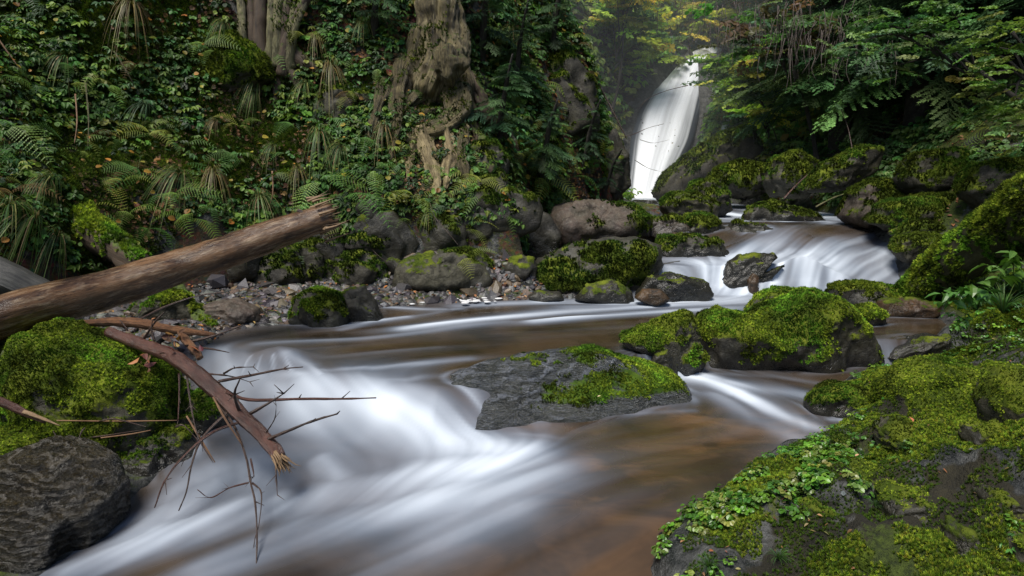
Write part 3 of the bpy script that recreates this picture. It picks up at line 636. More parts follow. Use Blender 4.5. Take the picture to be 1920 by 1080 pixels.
def boulder(outl, Y, dep, label, mat='rock_grey', moss=.5, seed=0, sub=6, facets=9, fz=.03, rough=1., name='boulder', cat='boulder', group=None, fuzz=None, sup=.75, wetb=.15, mossdir=(0, -.1, 1), striate=0, ptilt=0., col=MOSSCOL, mossx=0., yaw=0.):
    """outl: silhouette in photo pixels, unprojected to the plane at depth Y, then inflated to a solid of half depth dep"""
    r0 = np.random.RandomState(seed + 11); S, Fc = ico(sub)
    O = np.array([P(a, b, Y) for a, b in outl]); c = (O.min(0) + O.max(0)) / 2
    ang = np.arctan2(O[:, 2] - c[2], O[:, 0] - c[0]); rad = np.hypot(O[:, 2] - c[2], O[:, 0] - c[0]); o = np.argsort(ang); ang, rad = ang[o], rad[o]
    th = np.arctan2(S[:, 2], S[:, 0]); 
    an3 = np.concatenate([ang - 2 * np.pi, ang, ang + 2 * np.pi]); rd3 = np.tile(rad, 3)
    # polygon edge radius along direction th (exact, not linear in angle)
    k = np.clip(np.searchsorted(an3, th) - 1, 0, len(an3) - 2); a0, a1, q0, q1 = an3[k], an3[k + 1], rd3[k], rd3[k + 1]
    R = q0 * q1 * np.sin(a1 - a0) / (q0 * np.sin(th - a0) + q1 * np.sin(a1 - th) + 1e-9)
    sr = np.hypot(S[:, 0], S[:, 2]); 
    D = S.copy(); hw = (O[:, 0].max() - O[:, 0].min()) / 2; hh = (O[:, 2].max() - O[:, 2].min()) / 2
    # facet the unit sphere: soft intersection of random half spaces
    rr = np.ones(len(S))
    for _ in range(facets):
        nv = r0.randn(3); nv[1] = -abs(nv[1]) if r0.rand() < .6 else nv[1]; nv /= np.linalg.norm(nv); dd = .66 + .26 * r0.rand(); dt = S @ nv
        rr = np.minimum(rr, np.where(dt > 0, dd / np.maximum(dt, 1e-3), 9))
    rr = np.minimum(rr, 1.); side = 1 - ss(sr, .80, .98); rr = mix(1., rr, side)
    inpl = sr ** sup * rr
    V = np.stack([np.cos(th) * R * inpl, np.sign(S[:, 1]) * np.abs(S[:, 1]) ** .8 * dep * rr, np.sin(th) * R * inpl], 1)
    V[:, 1] += ptilt * V[:, 2] + yaw * V[:, 0]
    V = V + c
    nn, _ = vnormals(V, Fc); sz = min(hw, max(hh, dep))
    so = seed * 3.7
    dsp = fbm(V * (1.6 / sz) + so, 4, seed) * .10 * sz + (fbm(V * (4.5 / sz) + so, 4, seed + 3, ridged=True) - .3) * .035 * sz * rough
    if striate:
        q = V @ np.array([[.85, -.3, 0], [.35, .8, 0], [.4, .6, 1]]) + .12 * np.stack([fbm(V * 3 + 9, 3, 4), fbm(V * 3 + 19, 3, 5), fbm(V * 3 + 29, 3, 6)], 1); dsp = dsp + (fbm(q * np.array([1.5, 5, 9]) * (1 / sz) * .6, 4, seed, ridged=True)) * striate
    V = V + nn * dsp[:, None]
    nn, _ = vnormals(V, Fc); md = np.array(mossdir, float); md /= np.linalg.norm(md)
    mv = mossx * (V[:, 0] - c[0]) / hw + moss + .75 * (nn @ md - .45) + .75 * fbm(V * (2.4 / max(sz, .2)) + so, 5, seed + 5)
    wl = W(V[:, 0], V[:, 1]); hgt = V[:, 2] - wl; mv = mv * ss(hgt, .02, .10); mv = mv if moss > 0 or mossx else mv * 0
    mm = ss(mv, .4, .6); V = V + nn * (mm * (fz * .5 + fz * fbm(V * 12, 3, seed + 7)))[:, None]
    wet = np.maximum(1 - ss(hgt, .02, .22), wetb + .0 * hgt)
    loc = (c[0], c[1] , V[:, 2].min())
    wm_ = np.abs(hgt + .005) < .02; WPTS.append(V[wm_][:, :2])
    root = empty(name, loc); tag(root, label, cat, group)
    child('stone', V, Fc, M[mat], root, attrs={'moss': mv, 'wet': wet})
    if fuzz is None: fuzz = moss > .25
    if fuzz:
        size = .0042 * max(Y, 2.6) * 0.55
        mfz = moss_fuzz(V, Fc, mv, min(15000, 1.6 / (size * size)) , size, col)
        if mfz is not None: child('moss', mfz[0], mfz[1], M['moss'], root, attrs={'Col': mfz[2]}, smooth=False)
    return root
def bb(x0, x1, y0, y1, seed=0, n_=11, j=.12, flat=0.):
    r0 = np.random.RandomState(seed + 5); cx, cy, hw, hh = (x0 + x1) / 2, (y0 + y1) / 2, (x1 - x0) / 2, (y1 - y0) / 2; o = []
    for k in range(n_):
        a = 2 * math.pi * (k + .3 * r0.rand()) / n_; q = 1 + j * (r0.rand() - .7); ca, sa = math.cos(a), math.sin(a); e = 2 / 2.6
        o.append((cx + hw * q * math.copysign(abs(ca) ** e, ca), cy - hh * q * math.copysign(abs(sa) ** e, sa)))
    return o
BL = [
 ([(1296, 620), (1325, 590), (1350, 582), (1375, 590), (1410, 600), (1440, 580), (1480, 561), (1520, 553), (1565, 558), (1592, 584), (1622, 622), (1646, 672), (1640, 712), (1560, 750), (1400, 748), (1305, 715)], 5.18, .40, 'largest bright green mossy boulder in the middle of the stream', 'rock_dark', .60, dict(fz=.035, wetb=.3, mossdir=(-.25, -.30, 1))),
 ([(1160, 636), (1215, 614), (1262, 594), (1290, 594), (1312, 625), (1318, 680), (1300, 712), (1250, 705), (1200, 672)], 4.88, .2, 'pointed mossy rock touching the left side of the largest boulder', 'rock_dark', .60, dict(wetb=.3, mossdir=(-.4, -.2, 1))),
 ([(700, 790), (735, 752), (785, 728), (850, 706), (925, 690), (1000, 682), (1070, 684), (1130, 678), (1165, 688), (1215, 704), (1270, 720), (1305, 748), (1318, 780), (1300, 815), (1150, 850), (950, 850), (840, 835), (760, 825)], 4.13, .42, 'broad flat wet slab with ridged grey top and moss on its right end', 'rock_slab', -.12, dict(ptilt=.65, yaw=.22, mossx=.62, striate=.006, mossdir=(.3, -.1, 1), wetb=.9, fuzz=True, fz=.004, rough=.7)),
 ([(1208, 690), (1225, 662), (1250, 655), (1266, 672), (1270, 705), (1235, 720)], 4.72, .1, 'small dark wet rock between the wet slab and the pointed mossy rock', 'rock_dark', .2, dict(sub=5, wetb=.7)),
 ([(38, 670), (55, 625), (100, 608), (170, 628), (240, 655), (300, 690), (335, 740), (330, 800), (300, 850), (270, 905), (180, 930), (90, 870), (45, 800)], 4.0, .45, 'large mossy boulder on the left under the fallen log', 'rock_grey', .66, dict(fz=.035, mossdir=(.1, -.4, .9))),
 ([(-60, 640), (0, 632), (60, 625), (90, 680), (90, 800), (60, 870), (-60, 860)], 4.2, .4, 'shadowed rock left of the large mossy boulder', 'rock_dark', .25, {}),
 ([(300, 800), (340, 745), (390, 735), (435, 760), (458, 820), (440, 880), (350, 905)], 4.15, .28, 'dark mossy rock under the broken branch', 'rock_dark', .42, {}),
 ([(225, 850), (260, 815), (330, 808), (375, 850), (370, 910), (290, 930), (235, 915)], 3.8, .25, 'low dark mossy rock at the foot of the large mossy boulder', 'rock_dark', .42, {}),
 ([(-60, 880), (0, 858), (60, 843), (110, 846), (165, 876), (205, 925), (214, 985), (180, 1050), (60, 1110), (-60, 1110)], 3.05, .38, 'swirl banded wet rock in the bottom left corner', 'rock_swirl', -.5, dict(striate=.012, wetb=.9, fuzz=False)),
 ([(-60, 820), (0, 815), (50, 825), (90, 850), (70, 880), (-60, 880)], 3.5, .25, 'green dark stone behind the swirl banded rock', 'rock_dark', .5, {}),
 #([(432, 700), (450, 662), (500, 652), (550, 656), (580, 680), (590, 715), (500, 730)], 4.62, .14, 'round dark rock with water veiling over it at the left chute', 'rock_dark', 0., dict(sub=5, wetb=1.)),
 ([(545, 600), (555, 560), (590, 543), (635, 552), (650, 575), (655, 625), (590, 635)], 5.75, .2, 'mossy shore rock on the gravel with an orange leaf on it', 'rock_grey', .55, {}),
 ([(620, 575), (650, 545), (680, 538), (705, 565), (718, 600), (690, 620), (640, 622)], 5.9, .18, 'pointed grey rock beside the mossy shore rock', 'rock_dark', .12, {}),
 ([(368, 590), (390, 568), (440, 563), (480, 580), (492, 600), (470, 616), (400, 612)], 5.75, .22, 'flat brown stone on the gravel shore', 'rock_brown', -.3, dict(fuzz=False)),
 ([(240, 590), (270, 556), (320, 545), (350, 560), (370, 600), (350, 620), (270, 620)], 5.6, .2, 'grey mossy rock under the fallen log on the gravel', 'rock_grey', .4, {}),
 ([(1018, 435), (1040, 392), (1080, 376), (1130, 378), (1185, 385), (1218, 405), (1215, 440), (1160, 470), (1060, 475), (1022, 465)], 8.7, .5, 'reddish brown boulder with a mossy right corner above the pool', 'rock_brown', .10, dict(mossx=.35, mossdir=(.6, -.3, .5), fuzz=True, facets=22, rough=2.5)),
 ([(955, 555), (980, 515), (1015, 485), (1070, 462), (1130, 450), (1200, 445), (1238, 460), (1240, 500), (1210, 545), (1120, 580), (1000, 580)], 7.42, .45, 'large rounded boulder with grey wet top and mossy front at the pool edge', 'rock_grey', .42, dict(mossdir=(-.5, -.8, 0), wetb=.6)),
 ([(1190, 440), (1215, 415), (1260, 406), (1300, 418), (1315, 445), (1290, 462), (1210, 462)], 8.9, .3, 'tan topped mossy boulder behind the stacked pair', 'rock_brown', .35, {}),
 ([(1268, 430), (1290, 405), (1330, 402), (1356, 425), (1355, 452), (1300, 460)], 8.8, .28, 'yellow green rounded mossy rock left of the upper cascade', 'rock_grey', .8, {}),
 ([(1222, 470), (1240, 448), (1300, 444), (1345, 452), (1368, 480), (1355, 505), (1280, 512), (1230, 505)], 8.1, .35, 'flat topped dark mossy boulder above the side cascade', 'rock_dark', .4, {}),
 ([(1284, 375), (1300, 345), (1330, 338), (1358, 355), (1372, 395), (1340, 410), (1300, 405)], 10.3, .4, 'steep dark mossy rock left of the upper rapid', 'rock_dark', .5, {}),
 ([(1238, 385), (1260, 362), (1300, 362), (1345, 385), (1340, 415), (1250, 412)], 9.7, .35, 'rough mossy rock heap near the foot of the waterfall', 'rock_grey', .5, dict(rough=2)),
 ([(1355, 440), (1375, 415), (1430, 420), (1470, 440), (1475, 465), (1400, 475), (1360, 465)], 8.75, .3, 'low mossy rock heap at the head of the cascade', 'rock_grey', .55, dict(rough=2)),
 ([(1394, 410), (1410, 388), (1450, 380), (1490, 392), (1545, 412), (1540, 430), (1400, 432)], 9.7, .35, 'dark two humped mossy rock splitting the upper rapid', 'rock_dark', .5, {}),
 ([(1345, 530), (1365, 490), (1410, 475), (1455, 478), (1470, 490), (1425, 510), (1415, 560), (1360, 565)], 7.45, .22, 'dark wet rock parting the cascade', 'rock_dark', .05, dict(wetb=.9, fuzz=False)),
 ([(1402, 525), (1412, 512), (1422, 518), (1422, 560), (1405, 560)], 7.22, .06, 'small rust orange rock in the cascade', 'rock_rust', -.5, dict(sub=4, wetb=.8, fuzz=False)),
 ([(1190, 550), (1215, 522), (1265, 512), (1325, 530), (1338, 552), (1300, 575), (1200, 575)], 6.95, .22, 'low dark wet ledge under the side cascade', 'rock_dark', .05, dict(wetb=1., fuzz=False, rough=2)),
 ([(1188, 560), (1205, 543), (1240, 542), (1258, 562), (1230, 575)], 6.65, .12, 'small ochre stone at the water line below the ledge', 'rock_rust', -.5, dict(sub=4, wetb=.5, fuzz=False)),
 ([(1078, 560), (1100, 535), (1150, 528), (1182, 545), (1188, 566), (1120, 575)], 6.85, .2, 'dark rounded rock at the foot of the large rounded boulder', 'rock_dark', .25, dict(wetb=.6)),
 ([(985, 555), (1010, 545), (1050, 548), (1060, 562), (1010, 570)], 6.9, .12, 'flat stone at the end of the gravel shore', 'rock_grey', .1, dict(sub=4)),
 ([(1398, 590), (1420, 562), (1460, 543), (1495, 548), (1500, 590)], 5.95, .2, 'dark rock showing behind the largest mossy boulder', 'rock_dark', .3, dict(sub=5)),
 ([(1550, 565), (1560, 538), (1620, 530), (1700, 545), (1712, 570), (1650, 590), (1560, 590)], 6.45, .3, 'flat layered dark rock at the foot of the mossy leaning trunk', 'rock_dark', .35, dict(wetb=.6)),
 ([(1640, 590), (1650, 565), (1700, 562), (1755, 568), (1765, 590), (1700, 600)], 6.1, .18, 'rusty brown ledge beside the dark still water', 'rock_rust', .15, dict(sub=5, wetb=.6)),
 ([(1598, 605), (1606, 580), (1630, 574), (1655, 588), (1660, 608), (1630, 612)], 5.75, .14, 'small mossy cushion rock right of the largest boulder', 'rock_grey', .85, dict(sub=5)),
 ([(1650, 668), (1680, 645), (1740, 628), (1772, 630), (1765, 660), (1700, 685)], 5.15, .2, 'long grey wet rock in the side channel', 'rock_dark', .1, dict(wetb=.7)),
 ([(1672, 470), (1690, 445), (1740, 438), (1770, 455), (1760, 485), (1690, 490)], 7.5, .25, 'rounded mossy stone left of the leaning trunk', 'rock_grey', .7, {}),
 ([(1670, 440), (1700, 420), (1760, 415), (1800, 430), (1795, 455), (1700, 455)], 8.1, .25, 'broken wet grey rocks above the rounded mossy stone', 'rock_dark', .05, dict(rough=3, wetb=.7)),
 ([(1578, 405), (1600, 355), (1650, 336), (1690, 350), (1715, 390), (1700, 425), (1600, 425)], 9.3, .45, 'brown mossy boulder on the right bank above the rapid', 'rock_brown', .4, {}),
 ([(1625, 420), (1650, 385), (1740, 368), (1815, 372), (1830, 400), (1780, 430), (1660, 430)], 8.6, .4, 'long flat mossy boulder in front of the brown one', 'rock_grey', .75, {}),
 ([(1690, 340), (1720, 290), (1790, 285), (1830, 320), (1820, 375), (1720, 370)], 9.0, .4, 'shadowed mossy boulder under the spruce boughs', 'rock_dark', .35, {}),
 ([(1800, 360), (1830, 310), (1900, 300), (1960, 330), (1950, 390), (1840, 395)], 8.0, .4, 'dark rock at the right edge under the spruce boughs', 'rock_dark', .3, {}),
 ([(1438, 340), (1450, 300), (1490, 285), (1525, 305), (1535, 355), (1500, 372), (1450, 368)], 11.3, .5, 'grey faced mossy boulder right of the upper rapid', 'rock_grey', .35, {}),
 ([(1325, 350), (1345, 315), (1390, 300), (1440, 315), (1450, 355), (1400, 372), (1340, 370)], 12.3, .6, 'broad mossy boulder above the upper rapid', 'rock_grey', .7, {}),
 ([(1225, 365), (1245, 325), (1290, 290), (1350, 255), (1410, 235), (1430, 290), (1400, 340), (1330, 375), (1240, 378)], 14.3, .8, 'long sloping mossy rock ramp right of the waterfall', 'rock_dark', .55, {}),
 ([(1500, 360), (1540, 315), (1610, 275), (1650, 280), (1640, 320), (1570, 360)], 10.3, .35, 'mossy rock ledge slanting up the right bank', 'rock_dark', .5, {}),
 ([(1172, 385), (1190, 374), (1230, 375), (1238, 392), (1200, 400)], 13.5, .3, 'dark wet rock at the foot of the waterfall', 'rock_dark', .0, dict(sub=4, wetb=1, fuzz=False)),
 ([(300, 160), (325, 90), (380, 62), (440, 62), (495, 100), (520, 150), (440, 175), (340, 178)], 0, .3, 'broad low moss covered rock left of the clump of stems', 'rock_dark', 1.1, dict(col=[(.05, .08, .01), (.10, .14, .015), (.17, .20, .02), (.03, .05, .01)])),
 # wall along the left bank
 ([(735, 545), (745, 500), (790, 478), (850, 470), (900, 490), (925, 520), (915, 560), (800, 562)], 7.4, .35, 'pale fronted rock in the foot of the left bank', 'rock_grey', .25, {}),
 ([(890, 540), (900, 480), (940, 450), (980, 470), (1010, 510), (1000, 560), (900, 562)], 7.95, .35, 'dark rock with dead leaves on it beside the large rounded boulder', 'rock_dark', .2, {}),
 ([(600, 535), (620, 485), (680, 470), (730, 490), (740, 535), (700, 556), (610, 552)], 7.35, .3, 'mossy green rock in the bank above the pointed shore rock', 'rock_dark', .4, {}),
 ([(470, 540), (480, 480), (540, 450), (600, 470), (620, 530), (560, 555), (480, 552)], 7.3, .35, 'dark mossy bank rock behind the broken log end', 'rock_dark', .35, {}),
 ([(620, 470), (640, 430), (700, 415), (770, 430), (790, 470), (700, 490)], 7.8, .35, 'dark overhanging bank rock under the ferns', 'rock_dark', .2, {}),
 ([(850, 420), (870, 370), (900, 330), (940, 320), (960, 360), (950, 420), (900, 440)], 8.1, .35, 'fractured grey rock right of the bare root', 'rock_grey', .15, dict(rough=2)),
 ([(870, 330), (890, 270), (930, 265), (955, 300), (950, 340), (900, 350)], 8.5, .3, 'blocky grey rock beside the mossy root', 'rock_grey', .2, dict(rough=2)),
 ([(780, 470), (800, 430), (850, 410), (900, 430), (905, 470), (840, 490)], 7.8, .3, 'mossy rock under the old tree', 'rock_grey', .4, {}),
 ([(960, 190), (1000, 120), (1060, 100), (1110, 150), (1130, 240), (1080, 290), (990, 270)], 10.3, .5, 'weathered mossy crag among the spruce boughs', 'rock_dark', .45, dict(rough=2)),
 ([(1100, 330), (1115, 270), (1150, 240), (1175, 290), (1182, 350), (1150, 380), (1110, 375)], 10.8, .4, 'dark rock corner left of the waterfall', 'rock_dark', .25, dict(rough=2)),
 ([(560, 215), (590, 175), (650, 160), (700, 180), (710, 230), (640, 250), (570, 245)], 8.9, .3, 'grey lichened rock below the clump of stems', 'rock_grey', .2, dict(rough=2)),
]
# hummocks and stones of the near right bank (placed on the ground they lie on)
NB = [((1665, 1850, 675, 800), 3.35, .30, 'brightest yellow green moss hummock on the right bank', 'rock_grey', .95, .5),
      ((1512, 1680, 722, 800), 3.85, .24, 'low mossy rock reaching into the water from the right bank', 'rock_dark', .6, .5),
      ((1560, 1680, 600, 705), 4.75, .2, None, None, 0, 0),
      ((1860, 2020, 690, 850), 3.1, .3, 'mossy hump at the right edge', 'rock_grey', .7, .4),
      ((1650, 1720, 790, 850), 3.2, .13, 'mossy stone with a pale leaf beside it', 'rock_grey', .5, .4),
      ((1800, 1900, 780, 850), 2.95, .14, 'dark grey stone below the mossy hump', 'rock_slab', .1, .4),
      ((1590, 1680, 860, 930), 2.95, .12, 'flat grey wet stone in the moss of the right bank', 'rock_slab', .05, .4),
      ((1640, 1790, 905, 990), 2.7, .16, 'ridged grey slab lying across the middle of the right bank', 'rock_slab', .1, .4),
      ((1740, 1800, 840, 890), 2.95, .1, 'blue grey stone above the ridged slab', 'rock_slab', .0, .4),
      ((1830, 1930, 890, 960), 2.65, .14, 'dark rock at the right edge below the blue grey stone', 'rock_slab', .15, .4),
      ((1590, 1660, 1020, 1080), 2.4, .1, 'rough brown grey stone near the bottom edge', 'rock_slab', .1, .4),
      ((1780, 1850, 990, 1060), 2.35, .11, 'rounded black stone in the bottom right moss', 'rock_dark', .1, .4),
      ((1560, 1600, 815, 850), 3.25, .08, 'small dark stone at the water edge of the right bank', 'rock_slab', .1, .4),
      ((1880, 1960, 1000, 1090), 2.2, .12, 'mossy stone in the bottom right corner', 'rock_grey', .4, .4),
      ((1505, 1560, 935, 980), 2.8, .08, 'grey pebble stone among the round leaved plants', 'rock_slab', .1, .4)]
k = 0
SHADEM = [(.04, .06, .008), (.07, .10, .012), (.12, .15, .018), (.025, .04, .006)]  # moss colours darkened to paint in the shade on the left bank rocks
for outl, Y, dep, lab, mat, moss, kw in BL:
    kw = dict(kw)
    if Y > 7: kw.setdefault('rough', 2.4); kw.setdefault('facets', 17)
    if Y == 0: Y = hit(410, 150, gz)[1] + .28
    if Y > 7 and outl[0][0] < 1010 and 'col' not in kw: kw['col'] = SHADEM
    if Y > 6.5: kw.setdefault('col', [(.06, .085, .010), (.11, .145, .016), (.16, .20, .024), (.035, .055, .008)])
    ys_ = [p_[1] for p_ in outl]; xs_ = [p_[0] for p_ in outl]
    if Y > 7 and (min(xs_) > 1560 or max(xs_) < 1010): Y = min(Y, hit((min(xs_) + max(xs_)) / 2, .25 * min(ys_) + .75 * max(ys_))[1] + (.12 if min(xs_) > 1560 else .20))
    if Y > 6.8 and max(xs_) < 1010 and max(ys_) < 560: moss = max(moss, .5)
    if Y > 7 and min(xs_) > 1430: moss = max(moss, .62)
    kw.setdefault('sub', 6 if Y < 6 and (max(p_[0] for p_ in outl) - min(p_[0] for p_ in outl)) > 120 else 5)
    boulder(outl, Y, dep, lab, mat, moss, seed=k, **kw); k += 1
for (x0, x1, y0, y1), Y, dep, lab, mat, moss, fl_ in NB:
    k += 1
    if lab is None: continue
    if mat == 'rock_slab': moss = .28; mat = 'rock_dark'; cx_, cy_ = (x0 + x1) / 2, (y0 + y1) / 2 + 6; x0, x1, y0, y1 = cx_ - .40 * (x1 - x0), cx_ + .40 * (x1 - x0), cy_ - .30 * (y1 - y0), cy_ + .30 * (y1 - y0)
    h_ = hit((x0 + x1) / 2, (y0 + y1) / 2 + .1 * (y1 - y0)); Yh = h_[1] + .05
    boulder(bb(x0, x1, y0 + (y1 - y0) * .05, y1 + (y1 - y0) * .25, k), Yh, dep, lab, mat, moss, seed=k, sub=5, name='stone' if x1 - x0 < 120 else 'boulder', cat='stone' if x1 - x0 < 120 else 'boulder', wetb=.6 if moss < .3 else .2, striate=.004 if x1 - x0 < 160 else 0, rough=1.5, facets=16)
R8 = np.random.RandomState(12)
for q in range(16):
    px = R8.uniform(420, 1010); py = R8.uniform(400, 525); w_ = R8.uniform(35, 75); h_ = w_ * R8.uniform(.6, 1.0); hh_ = hit(px, py, gz)
    boulder(bb(px - w_, px + w_, py - h_, py + h_, 200 + q, 9, .25), hh_[1] + .05, R8.uniform(.12, .25), 'dark angular rock in the wall at the foot of the left bank', 'rock_dark', R8.uniform(.05, .45), seed=200 + q, sub=4, facets=14, group='rocks in the wall of the left bank', rough=2, col=SHADEM, wetb=.4)  # dark rock colour also paints shadow depth into the wall
print('boulders', time.time() - T0)

wp_ = np.concatenate(WPTS); iu = ((wp_[:, 0] - WX[0]) / .019).round().astype(int); iv = ((wp_[:, 1] - WY[0]) / .019).round().astype(int)
ok_ = (iu > 2) & (iu < nx - 3) & (iv > 2) & (iv < ny - 3); ring = np.zeros((ny, nx)); ring[iv[ok_], iu[ok_]] = 1
def blur(A, k):
    ker = np.hanning(k + 2)[1:-1]; ker /= ker.sum(); A = np.apply_along_axis(lambda v: np.convolve(v, ker, 'same'), 0, A); return np.apply_along_axis(lambda v: np.convolve(v, ker, 'same'), 1, A)
rb = np.clip(blur(ring, 5) * 2.2, 0, 1); rb = lic([rb], 7, 1.2)[0]
f3 = np.clip(foamf + .42 * rb * (.55 + .5 * s1 * .6 + .4 * vnoise(xy3(wx * 5, wy * 5), 66)), 0, 1)
bpy.data.objects['stream'].data.attributes['foam'].data.foreach_set('value', f3.ravel()[used].astype(np.float32))

# ------------------------------------------------------------------ tubes
def crom(P_, n_):
    P_ = np.array(P_, float); k = len(P_)
    if k == 2: t = np.linspace(0, 1, n_)[:, None]; return P_[0] * (1 - t) + P_[1] * t
    Q = np.vstack([2 * P_[0] - P_[1], P_, 2 * P_[-1] - P_[-2]]); out = []
    for u in np.linspace(0, k - 1 - 1e-6, n_):
        i = int(u); t = u - i; p0, p1, p2, p3 = Q[i:i + 4]
        out.append(.5 * ((2 * p1) + (-p0 + p2) * t + (2 * p0 - 5 * p1 + 4 * p2 - p3) * t * t + (-p0 + 3 * p1 - 3 * p2 + p3) * t ** 3))
    return np.array(out)
def tube(pts, rad, n_=24, seg=12, noise=.0, nsc=8., lobes=0., seed=0, jag=0., jag0=0., smooth_r=True):
    """pts with radius -> (V, quads, uv)"""
    q = crom(np.column_stack([np.array(pts, float), np.array(rad, float)]), n_); C, R = q[:, :3], np.abs(q[:, 3])
    T = np.gradient(C, axis=0); T /= np.linalg.norm(T, axis=1, keepdims=True) + 1e-9
    a = np.array([0, 0, 1.]) if abs(T[0, 2]) < .9 else np.array([0, 1., 0]); Nn = [np.cross(T[0], a)]; Nn[0] = Nn[0] / np.linalg.norm(Nn[0])
    for i in range(1, n_):
        v = Nn[-1] - T[i] * (Nn[-1] @ T[i]); Nn.append(v / np.linalg.norm(v))
    Nn = np.array(Nn); B = np.cross(T, Nn); th = np.linspace(0, 2 * np.pi, seg + 1); s = np.r_[0, np.cumsum(np.linalg.norm(np.diff(C, axis=0), axis=1))]
    cs = np.cos(th)[None, :, None]; sn = np.sin(th)[None, :, None]; D = Nn[:, None] * cs + B[:, None] * sn
    Rr = R[:, None] * np.ones(seg + 1)[None]
    if lobes: Rr = Rr * (1 + lobes * np.sin(3 * th + seed + 2 * s[:, None]) + lobes * .7 * np.sin(5 * th + 1.7 * seed - 1.3 * s[:, None]) + lobes * .5 * np.sin(11 * th + seed + 1.5 * s[:, None]) + lobes * .35 * np.sin(23 * th + seed - 2 * s[:, None]))
    V = C[:, None] + D * Rr[..., None]
    if noise: V = V + D * (noise * fbm(V * nsc, 4, seed))[..., None]
    if jag: 
        j_ = jag * np.abs(vnoise(xy3(np.cos(th) * 2.5, np.sin(th) * 2.5), seed + 3)); V[-1] += T[-1] * j_[:, None]; V[-2] += T[-1] * (j_ * .6)[:, None]
    V[:, -1] = V[:, 0]
    uv = np.stack([np.tile(th / (2 * np.pi), (n_, 1)), np.tile(s[:, None], (1, seg + 1))], -1)
    Vv = V.reshape(-1, 3); U = uv.reshape(-1, 2); Fq_ = grid_faces(n_, seg + 1)
    # cap ends by collapsing an extra ring
    for e, sg in ((0, -1), (n_ - 1, 1)):
        b = len(Vv); cpt = C[e] + T[e] * sg * R[e] * (.12 if not (jag and sg > 0) else -.25); Vv = np.vstack([Vv, np.tile(cpt, (seg + 1, 1))]); U = np.vstack([U, U[e * (seg + 1):(e + 1) * (seg + 1)] + [0, .05]])
        i = np.arange(seg); r0 = e * (seg + 1)
        Fq_ = np.vstack([Fq_, np.stack([r0 + i, r0 + i + 1, b + i + 1, b + i], 1) if sg > 0 else np.stack([r0 + i + 1, r0 + i, b + i, b + i + 1], 1)])
    return Vv, Fq_, U
def tubes(lst):
    Vs, Fs, Us, o = [], [], [], 0
    for V, Fq_, U in lst: Vs.append(V); Fs.append(Fq_ + o); Us.append(U); o += len(V)
    return np.concatenate(Vs), np.concatenate(Fs), np.concatenate(Us)
def ctube(name, par, mat, lst, top=None):
    V, Fq_, U = tubes(lst)
    if par.parent is not None: return mk(name, V - np.array(par.parent.location), Fq_, M[mat], par, uv=U)
    return child(name, V, Fq_, M[mat], par, uv=U)
PP = lambda L: [P(*q) for q in L]

# fallen log
L0 = PP([(-160, 648, 3.75), (0, 596, 4.0), (200, 543, 4.5), (400, 480, 5.0), (520, 438, 5.3), (608, 410, 5.5)])
lg = empty('fallen_log', L0[0] - [0, 0, .16]); tag(lg, 'long barkless fallen log jutting from the left over the stream with a broken end', 'log')
lgt = ctube('trunk', lg, 'log', [tube(L0, [.142, .136, .128, .123, .120, .108], 90, 40, .022, 3.5, .02, 3, jag=.16)])
sp = []
e = L0[-1]; ax_ = (L0[-1] - L0[-2]); ax_ /= np.linalg.norm(ax_)
for k in range(60):
    o = rs.randn(3) * .052; o -= ax_ * (o @ ax_); ln = .05 + .11 * rs.rand(); b0 = e + o * 1.2 - ax_ * .06
    sp.append(tube([b0, b0 + ax_ * ln * .6 + rs.randn(3) * .008, b0 + ax_ * (ln + .05) + rs.randn(3) * .012], [.012, .008, .001], 5, 5, 0))
for k in range(5):                                                # torn strips under the broken end
    b0 = e + np.array([0, -.06, -.085]) - ax_ * (.12 + .13 * k); sp.append(tube([b0, b0 + ax_ * .12 + np.array([0, 0, -.006]), b0 + ax_ * .25 + np.array([0, 0, .012])], [.008, .018, .003], 7, 6, .004, 20))
ctube('splintered_end', lgt, 'splinter', sp)
for px, py, Y in [(128, 520, 4.3), (322, 462, 4.8), (425, 430, 5.05), (240, 545, 4.4), (455, 460, 5.0), (570, 400, 5.35), (80, 590, 4.0)]:
    t_ = np.clip((px + 160) / 766, 0, 1); ii_ = t_ * 5; c = crom(L0, 60)[int(t_ * 59)]; d = P(px, py, c[1]) - c; d[1] -= .05; d /= np.linalg.norm(d)
    s0 = c + d * .122; ctube('branch_stub', lgt, 'twig', [tube([s0 - d * .02, s0 + d * .012, s0 + d * .035], [.028, .02, .008], 6, 9, .006, 30, seed=px)])
# other logs
def simple_log(name, pts, rad, mat, label, n_=40, seg=24, noise=.03, fuzz=0, seed=1, partname='trunk', cat='log'):
    r = empty(name, pts[0]); tag(r, label, cat); V, Fq_, U = tube(pts, rad, n_, seg, noise, 5, .05, seed)
    child(partname, V, Fq_, M[mat], r, uv=U)
    if fuzz:
        T3 = np.vstack([Fq_[:, [0, 1, 2]], Fq_[:, [0, 2, 3]]]); nn, _ = vnormals(V, T3)
        if (nn * (V - V.mean(0))).sum() < 0: T3 = T3[:, ::-1]; nn = -nn
        mv = fuzz + .5 * (nn[:, 2] - .2) + .4 * fbm(V * 3, 3, seed); mf = moss_fuzz(V, T3, mv, 7000, .004 * pts[0][1] * .8)
        if mf is not None: child('moss', mf[0], mf[1], M['moss'], r, attrs={'Col': mf[2]}, smooth=False)
    return r
M['trunk_moss'] = wood_mat('thickly mossed bark', (.03, .03, .012), (.06, .06, .02), (.10, .09, .04), .8, moss=True)
simple_log('leaning_trunk', PP([(1655, 590, 6.5), (1720, 545, 6.3), (1790, 492, 6.0), (1870, 438, 5.6), (1960, 382, 5.2), (2060, 320, 4.9)]), [.10, .17, .21, .24, .26, .27], 'trunk_moss', 'thick moss covered trunk leaning down the right bank into the stream', 70, 40, .05, .85)
